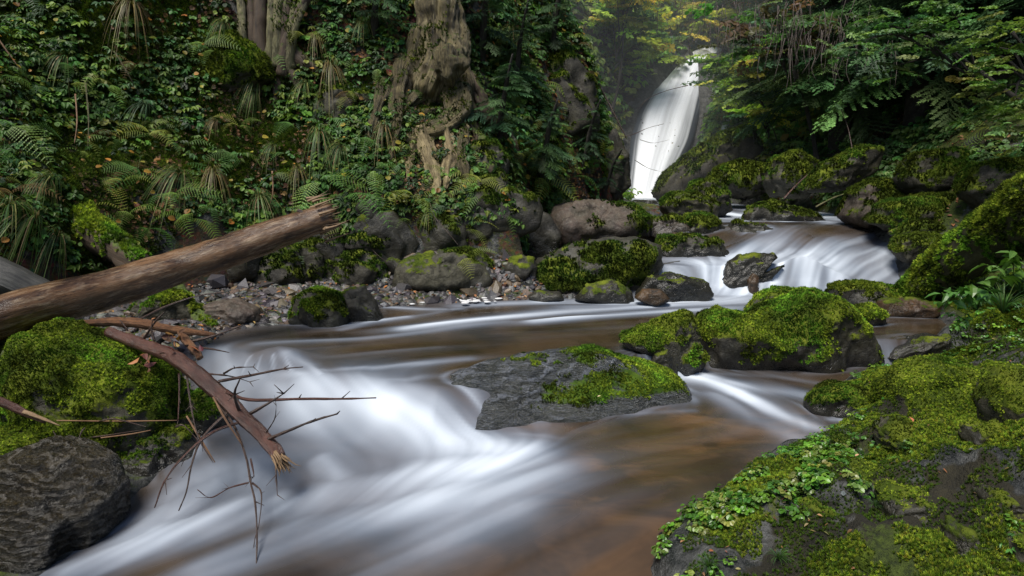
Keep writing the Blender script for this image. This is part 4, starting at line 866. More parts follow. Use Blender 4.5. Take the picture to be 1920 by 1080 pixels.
simple_log('mossy_log', PP([(60, 330, 6.6), (130, 400, 6.2), (200, 452, 5.9), (265, 500, 5.6)]), [.17, .16, .14, .10], 'log_moss', 'short rotting mossy log sliding down the left bank behind the fallen log', 30, 22, .06, .35)
simple_log('dark_log', PP([(-120, 490, 4.8), (-20, 515, 4.9), (50, 545, 5.0), (110, 580, 5.1)]), [.15, .15, .14, .13], 'log_dark', 'grey dark log end at the left edge behind the fallen log', 24, 22, .02, 0)
simple_log('shore_log', PP([(300, 520, 6.2), (335, 560, 5.9), (372, 600, 5.6), (400, 625, 5.4)]), [.10, .10, .09, .07], 'log_moss', 'brown half buried log lying on the gravel under the fallen log', 24, 18, .03, .1)

# broken branch
b_m = PP([(205, 622, 4.02), (262, 645, 3.9), (330, 672, 3.72), (400, 728, 3.52), (462, 788, 3.35), (505, 832, 3.22), (524, 858, 3.15)])
br = empty('broken_branch', b_m[0]); tag(br, 'red brown broken branch with bare twigs hanging from the mossy boulder over the white water', 'branch')
brs = ctube('main_stem', br, 'bark_red', [tube(b_m, [.030, .038, .042, .042, .038, .035, .033], 70, 16, .008, 16, .03, 5)])
e = b_m[-1]; ax_ = b_m[-1] - b_m[-2]; ax_ /= np.linalg.norm(ax_); sp = []
for k in range(44):
    o = rs.randn(3) * .016; o -= ax_ * (o @ ax_); ln = .03 + .05 * rs.rand(); b0 = e + o - ax_ * .02
    sp.append(tube([b0, b0 + ax_ * ln + o * .3, b0 + ax_ * (ln + .035) + o * .9 + rs.randn(3) * .006], [.0055, .0035, .0007], 4, 5))
ctube('splintered_end', brs, 'splinter', sp)
TW = [([(425, 735, 3.45), (470, 750, 3.40), (560, 748, 3.3), (640, 748, 3.2), (705, 746, 3.1)], .010), ([(500, 825, 3.22), (530, 812, 3.15), (585, 790, 3.05), (632, 776, 3.0)], .010),
      ([(410, 715, 3.5), (470, 704, 3.5), (530, 692, 3.5), (568, 688, 3.5)], .009), ([(450, 775, 3.38), (440, 740, 3.3), (450, 710, 3.25)], .010), ([(470, 775, 3.3), (500, 758, 3.25), (532, 738, 3.2)], .010),
      ([(455, 790, 3.35), (400, 810, 3.25), (350, 850, 3.15), (310, 900, 3.05), (290, 952, 3.0)], .008), ([(430, 770, 3.4), (380, 820, 3.3), (360, 870, 3.2), (350, 920, 3.1), (335, 958, 3.05)], .007),
      ([(350, 700, 3.65), (358, 760, 3.5), (372, 820, 3.4), (400, 868, 3.3)], .006), ([(400, 745, 3.5), (440, 800, 3.35), (462, 860, 3.2), (470, 905, 3.1), (478, 940, 3.0), (482, 1000, 2.85), (480, 1078, 2.7)], .008),
      ([(466, 905, 3.1), (430, 915, 3.05), (395, 933, 3.0), (370, 918, 2.98)], .004), ([(474, 905, 3.1), (490, 925, 3.0), (486, 980, 2.9), (478, 1010, 2.85)], .004), ([(336, 700, 3.7), (336, 740, 3.65), (334, 790, 3.6)], .006),
      ([(330, 800, 3.4), (345, 798, 3.35), (372, 826, 3.3)], .005), ([(515, 850, 3.15), (518, 890, 3.1), (520, 928, 3.05)], .006), ([(470, 860, 3.2), (476, 890, 3.15), (474, 895, 3.1)], .005),
      ([(500, 810, 3.2), (515, 785, 3.15), (518, 760, 3.1)], .004), ([(420, 700, 3.55), (440, 690, 3.5), (475, 688, 3.5)], .006), ([(375, 700, 3.6), (430, 705, 3.55), (468, 716, 3.5)], .006)]
for q, r in TW:
    pts = PP(q); L = []; tw = ctube('twig', br, 'twig' if rs.rand() < .7 else 'bark_red', [tube(pts, np.linspace(r, r * .35, len(pts)), 18, 7, .0025, 25, seed=len(L0))])
    for _ in range(3):
        i = rs.randint(1, len(pts)); a = pts[i]; d = (pts[i] - pts[i - 1]); d = d / np.linalg.norm(d) + rs.randn(3) * .8; d /= np.linalg.norm(d); L.append(tube([a, a + d * .02, a + d * (.03 + .05 * rs.rand())], [r * .45, r * .3, r * .15], 4, 5))
    for l_ in L: ctube('side_shoot', tw, 'twig', [l_])
for q in ([(400, 745, 3.4), (425, 790, 3.3), (455, 835, 3.25)], [(350, 780, 3.45), (380, 830, 3.4), (403, 867, 3.35)]): ctube('twig', br, 'twig_tan', [tube(PP(q), [.005, .006, .003], 10, 6, .002, 30)])
# peeled branch lying across
b2 = empty('peeled_branch', P(130, 610, 4.2)); tag(b2, 'orange branch with peeling bark lying across the top of the mossy boulder', 'branch')
ctube('main_stem', b2, 'bark_orange', [tube(PP([(125, 612, 4.2), (190, 604, 4.1), (260, 606, 4.0), (330, 618, 3.9), (402, 628, 3.85)]), [.018, .026, .030, .024, .014], 50, 14, .010, 18, .05, 2)])
ctube('fork', b2, 'bark_orange', [tube(PP([(335, 618, 3.9), (350, 640, 3.85), (368, 660, 3.8), (375, 672, 3.78)]), [.022, .024, .022, .016], 20, 12, .008, 18, .05, 3)])
for q, r in [([(250, 605, 4.0), (310, 575, 4.3), (370, 555, 4.5), (420, 548, 4.6)], .008), ([(360, 640, 3.85), (400, 630, 3.8), (455, 610, 3.75)], .009), ([(270, 635, 3.9), (290, 605, 3.85), (308, 585, 3.85)], .008), ([(290, 640, 3.85), (284, 618, 3.85), (286, 600, 3.85)], .007), ([(360, 650, 3.8), (400, 655, 3.8), (430, 661, 3.8)], .006), ([(215, 600, 4.1), (240, 620, 4.0), (225, 600, 4.0)], .005)]:
    ctube('twig', b2, 'twig', [tube(PP(q), np.linspace(r, r * .4, len(q)), 14, 7, .003, 25)])
# dead leaves caught on the branch
def leaf_cluster(name, pts, label, cols, size=.05, n_=10, spread=.04, cat='leaves'):
    parts = []
    for p_ in pts:
        l = p_ + rs.randn(n_, 3) * spread; parts.append(inst(LEAF, l, frames(rs.randn(n_, 3), rs.rand(n_) * 6), size * (.6 + .7 * rs.rand(n_)), tint(n_, cols)))
    V, Tt, C = merge(parts); o = mk(name, V, Tt, M['dry'], attrs={'Col': C}, smooth=False, loc=tuple(V.mean(0))); tag(o, label, cat); return o
leaf_cluster('dead_leaves', PP([(345, 650, 3.75), (275, 680, 3.75), (320, 640, 3.78)]), 'withered brown leaves caught where the two branches cross', [(.12, .05, .03), (.25, .12, .04), (.08, .03, .03), (.35, .2, .06)], .055, 9, .035)
# small branch at the left edge
b3 = empty('snapped_branch', P(-60, 740, 3.5)); tag(b3, 'short reddish snapped branch poking in from the left edge', 'branch')
ctube('main_stem', b3, 'bark_red', [tube(PP([(-80, 735, 3.5), (0, 753, 3.5), (50, 775, 3.5), (85, 790, 3.48)]), [.03, .026, .02, .012], 24, 12, .006, 20, .04, 4)])
ctube('split_tip', b3, 'splinter', [tube(PP([(45, 772, 3.49), (80, 785, 3.47), (112, 798, 3.45)]), [.012, .010, .002], 10, 8, .004, 25)])
dd = empty('driftwood', P(60, 840, 3.6)); tag(dd, 'tangle of thin dead sticks and needles between the left rocks', 'driftwood')
for k in range(26):
    a = P(20 + 190 * rs.rand(), 770 + 110 * rs.rand(), 3.55 + .15 * rs.rand()); b = a + np.array([.22 * rs.randn(), .05 * rs.randn(), .10 * rs.randn() - .04])
    ctube('stick', dd, random.choice(['twig', 'twig_tan', 'twig']), [tube([a, (a + b) / 2 + rs.randn(3) * .015, b], [.004, .005, .002], 8, 5)])
# reed like thin stalk in foreground water, and fine sticks on the bank
def stick(pts, r, label, mat='twig_tan', name='dead_stick'):
    V, Fq_, U = tube(pts, np.linspace(r, r * .4, len(pts)), 22, 7, r * .3, 20); o = mk(name, V, Fq_, M[mat], uv=U, loc=tuple(pts[0])); tag(o, label, 'stick'); return o
stick(PP([(1178, 948, 2.95), (1205, 970, 2.9), (1240, 990, 2.85), (1290, 990, 2.8)]), .0035, 'thin bent twig hanging over the brown water near the round leaved plants')
stick(PP([(380, 165, 8.4), (410, 152, 8.3), (435, 165, 8.2), (480, 215, 8.0), (520, 250, 7.9), (548, 285, 7.8)]), .012, 'pale curved dead stick leaning on the left bank', 'stem_pale')
stick(PP([(548, 80, 8.9), (556, 130, 8.8), (565, 192, 8.6)]), .012, 'straight pale stick under the clump of stems', 'palewood')
stick(PP([(800, 345, 7.6), (812, 400, 7.3), (835, 430, 7.2), (860, 460, 7.1)]), .006, 'thin brown stick hanging below the bare root', 'twig')
stick(PP([(1470, 372, 10.5), (1490, 350, 10.6), (1520, 322, 10.8)]), .014, 'brown stick leaning on the grey faced boulder', 'bark_red')
stick(PP([(1530, 388, 9.8), (1560, 372, 9.8), (1600, 358, 9.9)]), .016, 'pale driftwood stick at the upper rapid', 'stem_pale')
stick(PP([(1600, 290, 10.2), (1590, 240, 10.4), (1575, 200, 10.4)]), .010, 'thin dark sapling stem on the right bank', 'twig')
stick(PP([(690, 430, 7.5), (650, 410, 7.6), (700, 470, 7.2), (735, 500, 7.2)]), .006, 'bent twig hanging below the big fern', 'twig')
for k, (a, b, nm_) in enumerate([((160, 190), (152, 270), 'in the upper left undergrowth'), ((178, 165), (176, 285), 'beside the dark upper left hollow'), ((20, 90), (70, 160), 'at the upper left edge'), ((230, 110), (265, 170), 'under the hanging grass tuft'), ((520, 330), (508, 395), 'above the fallen log')]):
    h0, h1 = hit(*a), hit(*b); stick([h0 + [0, -.15, .05], (h0 + h1) / 2 + [.04, -.16, 0], h1 + [0, -.1, 0]], .009, 'thin bare stem ' + nm_, 'stem_pale' if k % 2 else 'twig_tan')
print('branches', time.time() - T0)

def PG(L):
    out = []
    for a, b, c in L:
        h_ = hit(a, b, gz) if b > 170 else (0, 99); out.append(P(a, b, min(c, h_[1] - .04)))
    return out
# ------------------------------------------------------------------ old tree with exposed roots
tr = empty('old_tree', P(830, 330, 8.3)); tag(tr, 'gnarled old tree trunk with a burl and bare roots gripping the rocky left bank', 'tree')
ctube('trunk', tr, 'oldwood', [tube(PP([(826, -260, 8.9), (830, -60, 8.8), (826, 60, 8.6), (818, 130, 8.5), (808, 165, 8.48), (805, 188, 8.6)]), [.22, .25, .28, .32, .33, .2], 120, 110, .13, 3.0, .085, 2)])
def ell(c, r, seed, sub=4, nz=.15):
    S, Fc = ico(sub); V = S * np.array(r) * (1 + nz * fbm(S * 1.8 + seed, 4, seed))[:, None] + c; return V, Fc
V, Fc = ell(P(842, 118, 8.08), (.19, .15, .21), 3, 5, .45)
child('burl', V, Fc, M['rock_burl'] if 'rock_burl' in M else M['oldwood'], tr, uv=np.stack([V[:, 0] * 3, V[:, 2] * 2], 1))
RO = [([(760, 120, 8.5), (748, 180, 8.35), (745, 240, 8.3), (730, 300, 8.2)], [.16, .10, .06, .03], 'oldwood'),
      ([(860, 170, 8.3), (862, 205, 8.15), (840, 232, 8.0), (800, 248, 7.95), (772, 258, 8.0), (765, 250, 8.2)], [.16, .15, .13, .11, .10, .05], 'oldwood'),
      ([(800, 170, 8.3), (775, 190, 8.2), (760, 205, 8.2), (772, 215, 8.1), (800, 212, 8.1), (830, 205, 8.2)], [.10, .07, .055, .05, .05, .04], 'oldwood'),
      ([(862, 195, 8.3), (880, 235, 8.2), (900, 265, 8.2), (915, 300, 8.2), (925, 340, 8.2)], [.10, .09, .075, .06, .04], 'log_moss'),
      ([(790, 250, 8.1), (805, 290, 7.95), (815, 330, 7.9), (822, 365, 7.85)], [.12, .10, .08, .05], 'palewood'),
      ([(838, 245, 8.1), (845, 290, 7.98), (840, 325, 7.9), (835, 355, 7.9)], [.09, .08, .06, .03], 'palewood'),
      ([(865, 90, 8.5), (872, 150, 8.4), (880, 200, 8.35), (888, 250, 8.3)], [.10, .09, .07, .04], 'oldwood'),
      ([(790, 60, 8.5), (770, 130, 8.35), (752, 170, 8.3), (740, 190, 8.3)], [.12, .10, .07, .03], 'oldwood'),
      ([(865, 215, 8.05), (868, 235, 8.0), (860, 255, 8.0), (850, 270, 7.95)], [.03, .02, .014, .006], 'palewood'), ([(868, 225, 8.05), (872, 240, 8.0), (874, 255, 8.0)], [.025, .016, .006], 'palewood')]
RO += [([(735, 120, 8.6), (715, 180, 8.5), (700, 230, 8.4), (690, 270, 8.4)], [.10, .07, .05, .03], 'oldwood'), ([(880, 140, 8.5), (905, 190, 8.4), (925, 230, 8.4), (950, 260, 8.5)], [.09, .07, .05, .03], 'log_moss'),
       ([(870, 250, 8.1), (866, 290, 8.0), (872, 325, 7.95), (880, 350, 7.95)], [.08, .07, .05, .03], 'oldwood'), ([(775, 262, 8.1), (770, 300, 8.0), (765, 340, 7.95)], [.06, .045, .02], 'palewood')]
for i, (q, r, m_) in enumerate(RO): ctube('root', tr, m_, [tube(PG(q), r, 60, 30, .05, 6, .12, i)])
def tube_fuzz(obs, name='moss', bias=-.05, size=.02, col=None):
    for o in obs:
        me = o.data; V = np.zeros(len(me.vertices) * 3); me.vertices.foreach_get('co', V); V = V.reshape(-1, 3); Fq_ = np.array([p_.vertices[:] for p_ in me.polygons if len(p_.vertices) == 4])
        T3 = np.vstack([Fq_[:, [0, 1, 2]], Fq_[:, [0, 2, 3]]]); nn, _ = vnormals(V, T3)
        Pw = V + np.array(o.parent.location); mv = bias + .5 * nn[:, 2] + .9 * fbm(Pw * 3.5, 4, 5)
        mf = moss_fuzz(V, T3, mv, 2600, size, col or MOSSCOL)
        if mf is not None: mk(name, mf[0], mf[1], M['moss'], o, attrs={'Col': mf[2]}, smooth=False)
tube_fuzz([c for c in tr.children if c.name.split('.')[0] in ('root', 'trunk')], bias=.12, size=.016, col=[(.05, .075, .01), (.10, .13, .016), (.15, .18, .02), (.03, .045, .006)])
# clump of stems
_h0 = hit(520, 125, gz); DYS = _h0[1] - 9.2 - .12; print('stems dy', DYS, 'old tree', hit(830, 330, gz), hit(830, 200, gz)); ct = empty('stem_clump', _h0); tag(ct, 'clump of mossy pale tree stems at the top of the left bank', 'tree')
for i, (q, r, m_) in enumerate([([(x0, 140 + 14 * math.sin(x0), 9.25), (x0 + dx * .3 - 3, 60, 9.2 + .03 * (i_ % 3)), (x0 + dx * .7, 0, 9.3), (x0 + dx * 1.6, -120, 9.4)], [r0 * 1.25, r0 * .85, r0 * .72, r0 * .65], m0)
     for i_, (x0, dx, r0, m0) in enumerate([(462, -14, .07, 'stem_pale'), (478, -12, .06, 'log_moss'), (492, -6, .10, 'log_moss'), (510, 0, .06, 'stem_pale'), (520, 6, .075, 'stem_pale'), (534, 10, .07, 'log_moss'), (545, 8, .05, 'stem_pale'), (470, -30, .04, 'stem_pale'), (528, 62, .085, 'log_moss'), (540, 48, .05, 'stem_pale')])]):
    ctube('stem', ct, m_, [tube(PP([(a_, b_, c_ + DYS) for a_, b_, c_ in q]), r, 36, 16, .02, 5, .06, i)])
for i, q in enumerate([[(470, 110), (455, 150), (430, 175)], [(490, 115), (488, 160), (470, 190)], [(515, 118), (522, 165), (515, 205)], [(535, 115), (555, 150), (570, 180)], [(455, 100), (425, 130), (400, 140)], [(545, 100), (580, 125), (610, 140)]]):
    ctube('root', ct, 'log_moss', [tube([hit(a, b, gz) + np.array([0, -.02, .01]) for a, b in q], [.10, .065, .02], 26, 14, .025, 7, .08, i)])

tube_fuzz([c for c in ct.children], bias=.15, size=.016, col=[(.05, .075, .01), (.10, .13, .016), (.15, .18, .02), (.03, .045, .006)])
# ------------------------------------------------------------------ undergrowth
def sample(n_, cond, xr, yr, wfun=None):
    X = np.zeros(0); Yv = np.zeros(0)
    while len(X) < n_:
        x = xr[0] + (xr[1] - xr[0]) * rs.rand(n_ * 3); y = yr[0] + (yr[1] - yr[0]) * rs.rand(n_ * 3); nz_ = gn(x, y)[:, 2]
        k_ = cond(x, y) & (rs.rand(len(x)) < np.clip(.35 / nz_, 0, 1)); X = np.r_[X, x[k_]]; Yv = np.r_[Yv, y[k_]]
    X, Yv = X[:n_], Yv[:n_]; return np.stack([X, Yv, gz(X, Yv)], 1), gn(X, Yv)
def proj(p):
    d = p - np.array([0, 0, CH]); zc = d[..., 1] * CP - d[..., 2] * SP; yc = d[..., 1] * SP + d[..., 2] * CP
    return 960 + F * d[..., 0] / zc, 540 - F * yc / zc
isleft = lambda x, y: polyd(x, y, FOOT, False) > .12
isright = lambda x, y: (polyd(x, y, CHN, True) > .1) & (polyd(x, y, FOOT, False) < -.5) & (x > .3)
def infr(x, y, m=160):
    u, v = proj(np.stack([x, y, gz(x, y)], -1)); return (u > -m) & (u < 1920 + m) & (v > -m) & (v < 1080 + m)
GREENS = [(.055, .12, .022), (.10, .19, .03), (.06, .14, .035), (.14, .21, .03), (.03, .07, .02)]
YEL = [(.30, .24, .03), (.22, .20, .03), (.35, .16, .03)]
BRN = [(.13, .055, .022), (.20, .09, .035), (.09, .04, .02), (.27, .14, .06), (.06, .03, .015)]
def cover(name, label, cat, tpls, n_, cond, xr, yr, size, cols, mat='leaf', up=.6, clump=2., cthr=-.1, lift=0., sv=.4):
    p, nv = sample(n_, lambda x, y: cond(x, y) & infr(x, y) & (fbm(xy3(x * clump, y * clump), 3, len(name)) > cthr), xr, yr)
    nv = nv * (1 - up) + np.array([0, 0, up]) + .15 * rs.randn(len(p), 3); p = p + nv * lift; parts = []
    cc = tint(len(p), cols, .3, .1)
    for k in range(len(tpls)):
        s = np.arange(len(p)) % len(tpls) == k; sc = size * (1 - sv + 2 * sv * rs.rand(s.sum())) * (.6 + .1 * np.clip(p[s, 1], 3, 16)) 
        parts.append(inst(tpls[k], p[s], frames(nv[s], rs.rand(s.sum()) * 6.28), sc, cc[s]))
    V, Tt, C = merge(parts); o = mk(name, V, Tt, M[mat], attrs={'Col': C}, smooth=False); tag(o, label, cat, kind='stuff'); return o
def pxband(pts, wpx):
    q = np.array(pts, float)
    def f_(x, y):
        u, v = proj(np.stack([x, y, gz(x, y)], -1)); d = np.full(u.shape, 1e9)
        for A_, B_ in zip(q[:-1], q[1:]): d = np.minimum(d, segd(u, v, A_, B_)[0])
        return d < wpx
    return f_
LX, LY = (-9, 2.2), (3, 13)
cover('leaf_litter', 'brown and orange fallen leaves scattered over the left bank', 'leaf litter', [LEAF, ROUND], 20000, isleft, LX, LY, .034, BRN, 'dry', .1, .9, -.3, .012)
cover('undergrowth', 'dense small green leaved plants covering the left bank', 'undergrowth', HERBS, 2100, isleft, LX, LY, .066, GREENS, 'leaf', .6, 1.7, .06, sv=.6)
cover('bright_undergrowth', 'brighter green leafy plants in patches on the left bank', 'undergrowth', HERBS[:2], 1100, isleft, LX, LY, .075, [(.07, .16, .03), (.10, .17, .03), (.05, .14, .05)], 'leaf', .7, .9, .12)
cover('low_undergrowth', 'small leafy plants filling the gaps of the left bank', 'undergrowth', HERBS, 1500, isleft, LX, LY, .06, GREENS + [(.07, .15, .03)], 'leaf', .6, 2.3, -.05, sv=.55)
cover('moss_patches', 'soft green moss patches on the soil of the left bank', 'moss', MOSS, 70000, isleft, LX, LY, .018, [(.05, .09, .012), (.10, .15, .018), (.15, .20, .024), (.03, .05, .008)], 'moss', .1, 1.9, .16)
cover('wall_plants', 'small plants and seedlings rooted in the rocky foot of the left bank', 'undergrowth', HERBS, 520, lambda x, y: isleft(x, y) & pxband([(470, 460), (740, 430), (1000, 440)], 60)(x, y), (-4, 1.2), (6.5, 9), .06, GREENS, 'leaf', .5, 3., -.3, sv=.55)
cover('small_ferns', 'small fern fronds scattered through the left bank', 'ferns', [FROND_S, FROND_S], 900, isleft, LX, LY, .20, [(.08, .17, .03), (.13, .22, .04), (.17, .2, .04), (.05, .12, .03)], 'leaf', .45, 1.3, -.05, sv=.45)
cover('slope_undergrowth', 'leafy plants on the slope between the clump of stems and the old tree', 'undergrowth', HERBS, 420, lambda x, y: isleft(x, y) & pxband([(690, 20), (690, 330)], 85)(x, y), (-4, 0), (7, 12), .065, GREENS, 'leaf', .6, 3., -.1, sv=.55)
cover('bank_moss', 'dark green moss carpet between the plants of the left bank', 'moss', MOSS, 60000, lambda x, y: isleft(x, y) & (mn_i(x, y) > -.02) if False else isleft(x, y), LX, LY, .022, [(.03, .055, .008), (.06, .09, .012), (.02, .035, .006)], 'moss', .1, 1.3, .02)
cover('yellow_leaves', 'yellow leaves dotted over the undergrowth', 'leaves', [LEAF, ROUND], 420, isleft, LX, LY, .04, YEL, 'leaf', .3, 1., -.5, .10)
RX, RY = (.4, 5.2), (1.5, 6.2)
nearright = lambda x, y: isright(x, y) & (y < 6.0)
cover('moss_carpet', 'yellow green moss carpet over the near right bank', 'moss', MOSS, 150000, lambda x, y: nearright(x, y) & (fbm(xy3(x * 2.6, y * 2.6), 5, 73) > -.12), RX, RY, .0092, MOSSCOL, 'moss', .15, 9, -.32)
cover('fine_moss', 'dark fine moss filling the hollows of the near right bank', 'moss', MOSS, 70000, nearright, RX, RY, .009, [(.05, .09, .01), (.08, .13, .015)], 'moss', .15, 9, -.15)
edgeband = pxband([(1260, 1090), (1330, 1010), (1420, 960), (1500, 910), (1560, 890)], 62)
cover('needle_litter', 'brown needles and leaf scraps caught in the moss of the right bank', 'leaf litter', [LEAF, LONG], 700, nearright, RX, RY, .020, BRN + [(.3, .25, .1)], 'dry', .1, 3, -.2, .010)
ROUNDH = [t_herb(ROUND, 6, .9, .9, .55), t_herb(ROUND, 8, 1.0, .7, .5)]
cover('saxifrage', 'fresh green round leaved plants at the water edge in the lower right', 'plants', ROUNDH, 480, lambda x, y: (polyd(x, y, CHN, True) > -.03) & (y < 4) & edgeband(x, y), (.3, 2.6), (1.5, 4), .034, [(.10, .22, .02), (.14, .28, .03), (.05, .13, .015), (.18, .24, .05)], 'gloss_leaf', .7, 6, -.12, sv=.5)
cover('bank_herbs', 'small bright leafy sprigs scattered in the moss of the right bank', 'plants', ROUNDH + HERBS[:1], 420, nearright, RX, RY, .030, [(.10, .22, .03), (.14, .24, .03), (.06, .15, .03)], 'gloss_leaf', .6, 3, .02)
cover('right_undergrowth', 'dense green plants on the shaded right bank', 'undergrowth', HERBS, 5200, lambda x, y: isright(x, y) & (y > 6.3) & ((polyd(x, y, CHN, True) > .8) | (y > 10.5)), (3, 12), (6, 19), .085, [(.10, .22, .06), (.15, .28, .08), (.08, .18, .05), (.2, .3, .08)], 'leaf', .6, 1.1, -.2)
cover('far_undergrowth', 'leafy growth on the slopes around the waterfall', 'undergrowth', HERBS, 4200, lambda x, y: (polyd(x, y, CHN, True) > .3), (-1, 16), (13.5, 26), .13, [(.18, .28, .06), (.26, .34, .08), (.10, .2, .05), (.34, .36, .09)], 'bright_leaf', .6, .9, -.4)
cover('right_litter', 'dead leaves and twigs on the right slope', 'leaf litter', [LEAF], 5000, lambda x, y: isright(x, y) & (y > 6), (3, 12), (6, 20), .045, BRN, 'dry', .1, 1., -.3, .012)
print('cover', time.time() - T0)

# gravel shore
def pebbles(name, label, n_, cond, xr, yr, size, cols, kind='stuff', cat='gravel'):
    S, Fc = ico(1); p, nv = sample(n_, cond, xr, yr); parts = []
    for k in range(5):
        s = np.arange(n_) % 5 == k; Vt = S * np.array([1, .75, .45]) * (1 + .35 * rs.randn(len(S), 1) * .5); parts.append(inst((Vt, Fc, np.ones(len(S))), p[s], frames(nv[s] + .35 * rs.randn(s.sum(), 3), rs.rand(s.sum()) * 6.28), size * (.4 + 1.3 * rs.rand(s.sum()) ** 2), tint(s.sum(), cols, .3, .06)))
    V, Tt, C = merge(parts); o = mk(name, V, Tt, M['pebble'], attrs={'Col': C}, smooth=False); tag(o, label, cat, kind=kind)
n = N('pebbles'); c = n.attr('Col', True); M['pebble'] = n.fin(n.mixc(n.rmp(n.noise(60, 5, .7, n.pos()), [(.4, .0), (.7, .6)]), c, n.mixc(1., c, (.3, .3, .3), 'MULTIPLY')), .42, .5, n.bump(n.noise(80, 4, .6, n.pos()), .5, .01))
GRV = [(.09, .085, .085), (.05, .048, .05), (.14, .13, .125), (.12, .085, .06), (.035, .033, .035)]
shore = lambda x, y: (polyd(x, y, CHN, True) > -.12) & (polyd(x, y, FOOT, False) < .02) & (x < .7) & (gz(x, y) < W(x, y) + .22)
pebbles('gravel', 'dark grey gravel and small stones along the foot of the left bank', 5200, shore, (-4.2, 1.0), (4.6, 7.7), .038, GRV)
pebbles('shore_stones', 'larger brown and grey stones strewn along the gravel shore', 240, shore, (-3.6, 1.0), (5.0, 7.6), .085, GRV + [(.16, .11, .07)])
cover('shore_leaves', 'orange and brown leaves lying on the gravel', 'leaf litter', [LEAF], 500, shore, (-4, 1), (4.8, 7.7), .035, BRN + [(.4, .14, .03)], 'dry', .1, 1, -1, .03)
pebbles('bank_pebbles', 'dark wet pebbles showing through the moss of the right bank', 420, lambda x, y: nearright(x, y) & (fbm(xy3(x * 3, y * 3), 3, 88) > .05), RX, RY, .017, [(.05, .055, .065), (.10, .105, .12), (.03, .03, .035)])

# ------------------------------------------------------------------ individual plants
def fern_proto(nf, cols, small=False, flat=.5):
    root = empty('fern', (0, 0, -50))
    for k in range(nf):
        a = k * 6.283 / nf + .3 * rs.randn(); V, Tt, S = FROND_S if small else FROND; sc = .75 + .4 * rs.rand(); R = rot_z(a) @ rot_y(-.1 + .35 * rs.randn() * .5) @ rot_x(.35 * rs.randn())
        c = np.array(cols[rs.randint(len(cols))]) * (.8 + .5 * rs.rand()); mk('frond', (V * sc) @ R.T, Tt, M['leaf'], root, attrs={'Col': S[:, None] * c[None]}, smooth=False)
    return root
FG = [(.13, .26, .04), (.20, .33, .05), (.10, .22, .05)]; FY = [(.25, .31, .05), (.30, .33, .06), (.18, .26, .05)]
FB = [fern_proto(6, FG), fern_proto(5, FG), fern_proto(6, FY), fern_proto(5, FG + FY), fern_proto(5, [(.14, .085, .03), (.2, .13, .04)])]
for r in FB: tag(r, None, 'fern', 'ferns on the stream banks')
used_p = set()
def place(protos, k, px, py, size, label, rz=None, lean=.35, off=.02, Y=None):
    root = protos[k]; h_ = hit(px, py, gz) if Y is None else P(px, py, Y); rz = rs.rand() * 6.28 if rz is None else rz
    nv = gn(np.array([h_[0]]), np.array([h_[1]]), .15)[0]; q = np.array([0, 0, 1.]) * (1 - lean) + nv * lean; q /= np.linalg.norm(q)
    import mathutils
    qt = mathutils.Vector((0, 0, 1)).rotation_difference(mathutils.Vector(q)) @ mathutils.Euler((0, 0, rz)).to_quaternion()
    if id(root) in used_p: r = copy_thing(root, (0, 0, 0))
    else: used_p.add(id(root)); r = root
    r.rotation_mode = 'QUATERNION'; r.rotation_quaternion = qt; r.location = h_ + np.array([0, 0, off]); r.scale = (size,) * 3; r['label'] = label; return r
FP = [(1, 640, 385, .62, 'largest fern arching over the broken end of the fallen log', 3.9), (0, 600, 350, .5, 'dark fern just above the broken log end', .5), (2, 775, 380, .42, 'yellow green fern hanging below the old tree', 2), (0, 700, 330, .38, 'fern left of the bare roots', 1),
      (3, 790, 320, .35, 'fern growing against the bare root', 4), (2, 1010, 345, .5, 'bright fern above the reddish brown boulder', 5), (3, 900, 350, .35, 'fern among the rocks right of the bare root', 2), (1, 260, 330, .38, 'fern above the rotting mossy log', 0),
      (0, 355, 420, .36, 'dark fern tucked behind the middle of the fallen log', 2), (1, 275, 440, .35, 'fern beside the lower end of the mossy log', 1), (4, 640, 195, .35, 'browning fern beside the hanging grass at the top', 1), (2, 655, 190, .3, 'small yellow fern beside the browning fern', 0),
      (0, 560, 470, .30, 'small fern under the broken log end', 4), (2, 870, 500, .32, 'yellow fern hanging over the pale fronted rock', 4.2), (3, 770, 430, .32, 'fern hanging above the pale fronted rock', 4.5), (1, 690, 275, .36, 'fern in the shade left of the old tree', 3),
      (0, 20, 255, .5, 'bright fern at the left edge', 0), (1, 440, 300, .33, 'fern in the middle of the left bank', 0), (3, 870, 440, .3, 'fern drooping beside the mossy rock under the old tree', 4), (0, 380, 95, .35, 'fern near the clump of stems', 3),
      (1, 1070, 340, .42, 'fern on the dark crag left of the waterfall', 4), (0, 1120, 310, .35, 'fern at the crag corner beside the waterfall', 5), (2, 980, 300, .35, 'fern below the weathered crag', 0), (4, 1090, 150, .35, 'brown fern on top of the crag', 1)]
for k, px, py, s, lab, rz in FP: place(FB, k, px, py, s * 1.3, lab, rz, off=.05)
R9 = np.random.RandomState(44)
for k in range(34):
    px = 1100 * R9.rand(); py = R9.uniform(60, 430)
    if 720 < px < 900 and py < 330: continue
    place(FB, R9.randint(0, 5), px, py, R9.uniform(.28, .5), 'fern half lost among the other plants of the left bank', off=.05)
for k, px, py, s, Y, lab in [(0, 1790, 290, .55, 7.4, 'pale green fern hanging above the leaning trunk'), (1, 1700, 330, .4, 8.5, 'fern above the long flat mossy boulder'), (0, 1560, 215, .5, 11, 'light fern on the upper right bank'), (1, 1500, 250, .45, 11.3, 'fern above the grey faced boulder'), (3, 1860, 250, .45, 7.8, 'fern near the right edge under the boughs')]:
    place(FB, k, px, py, s, lab)
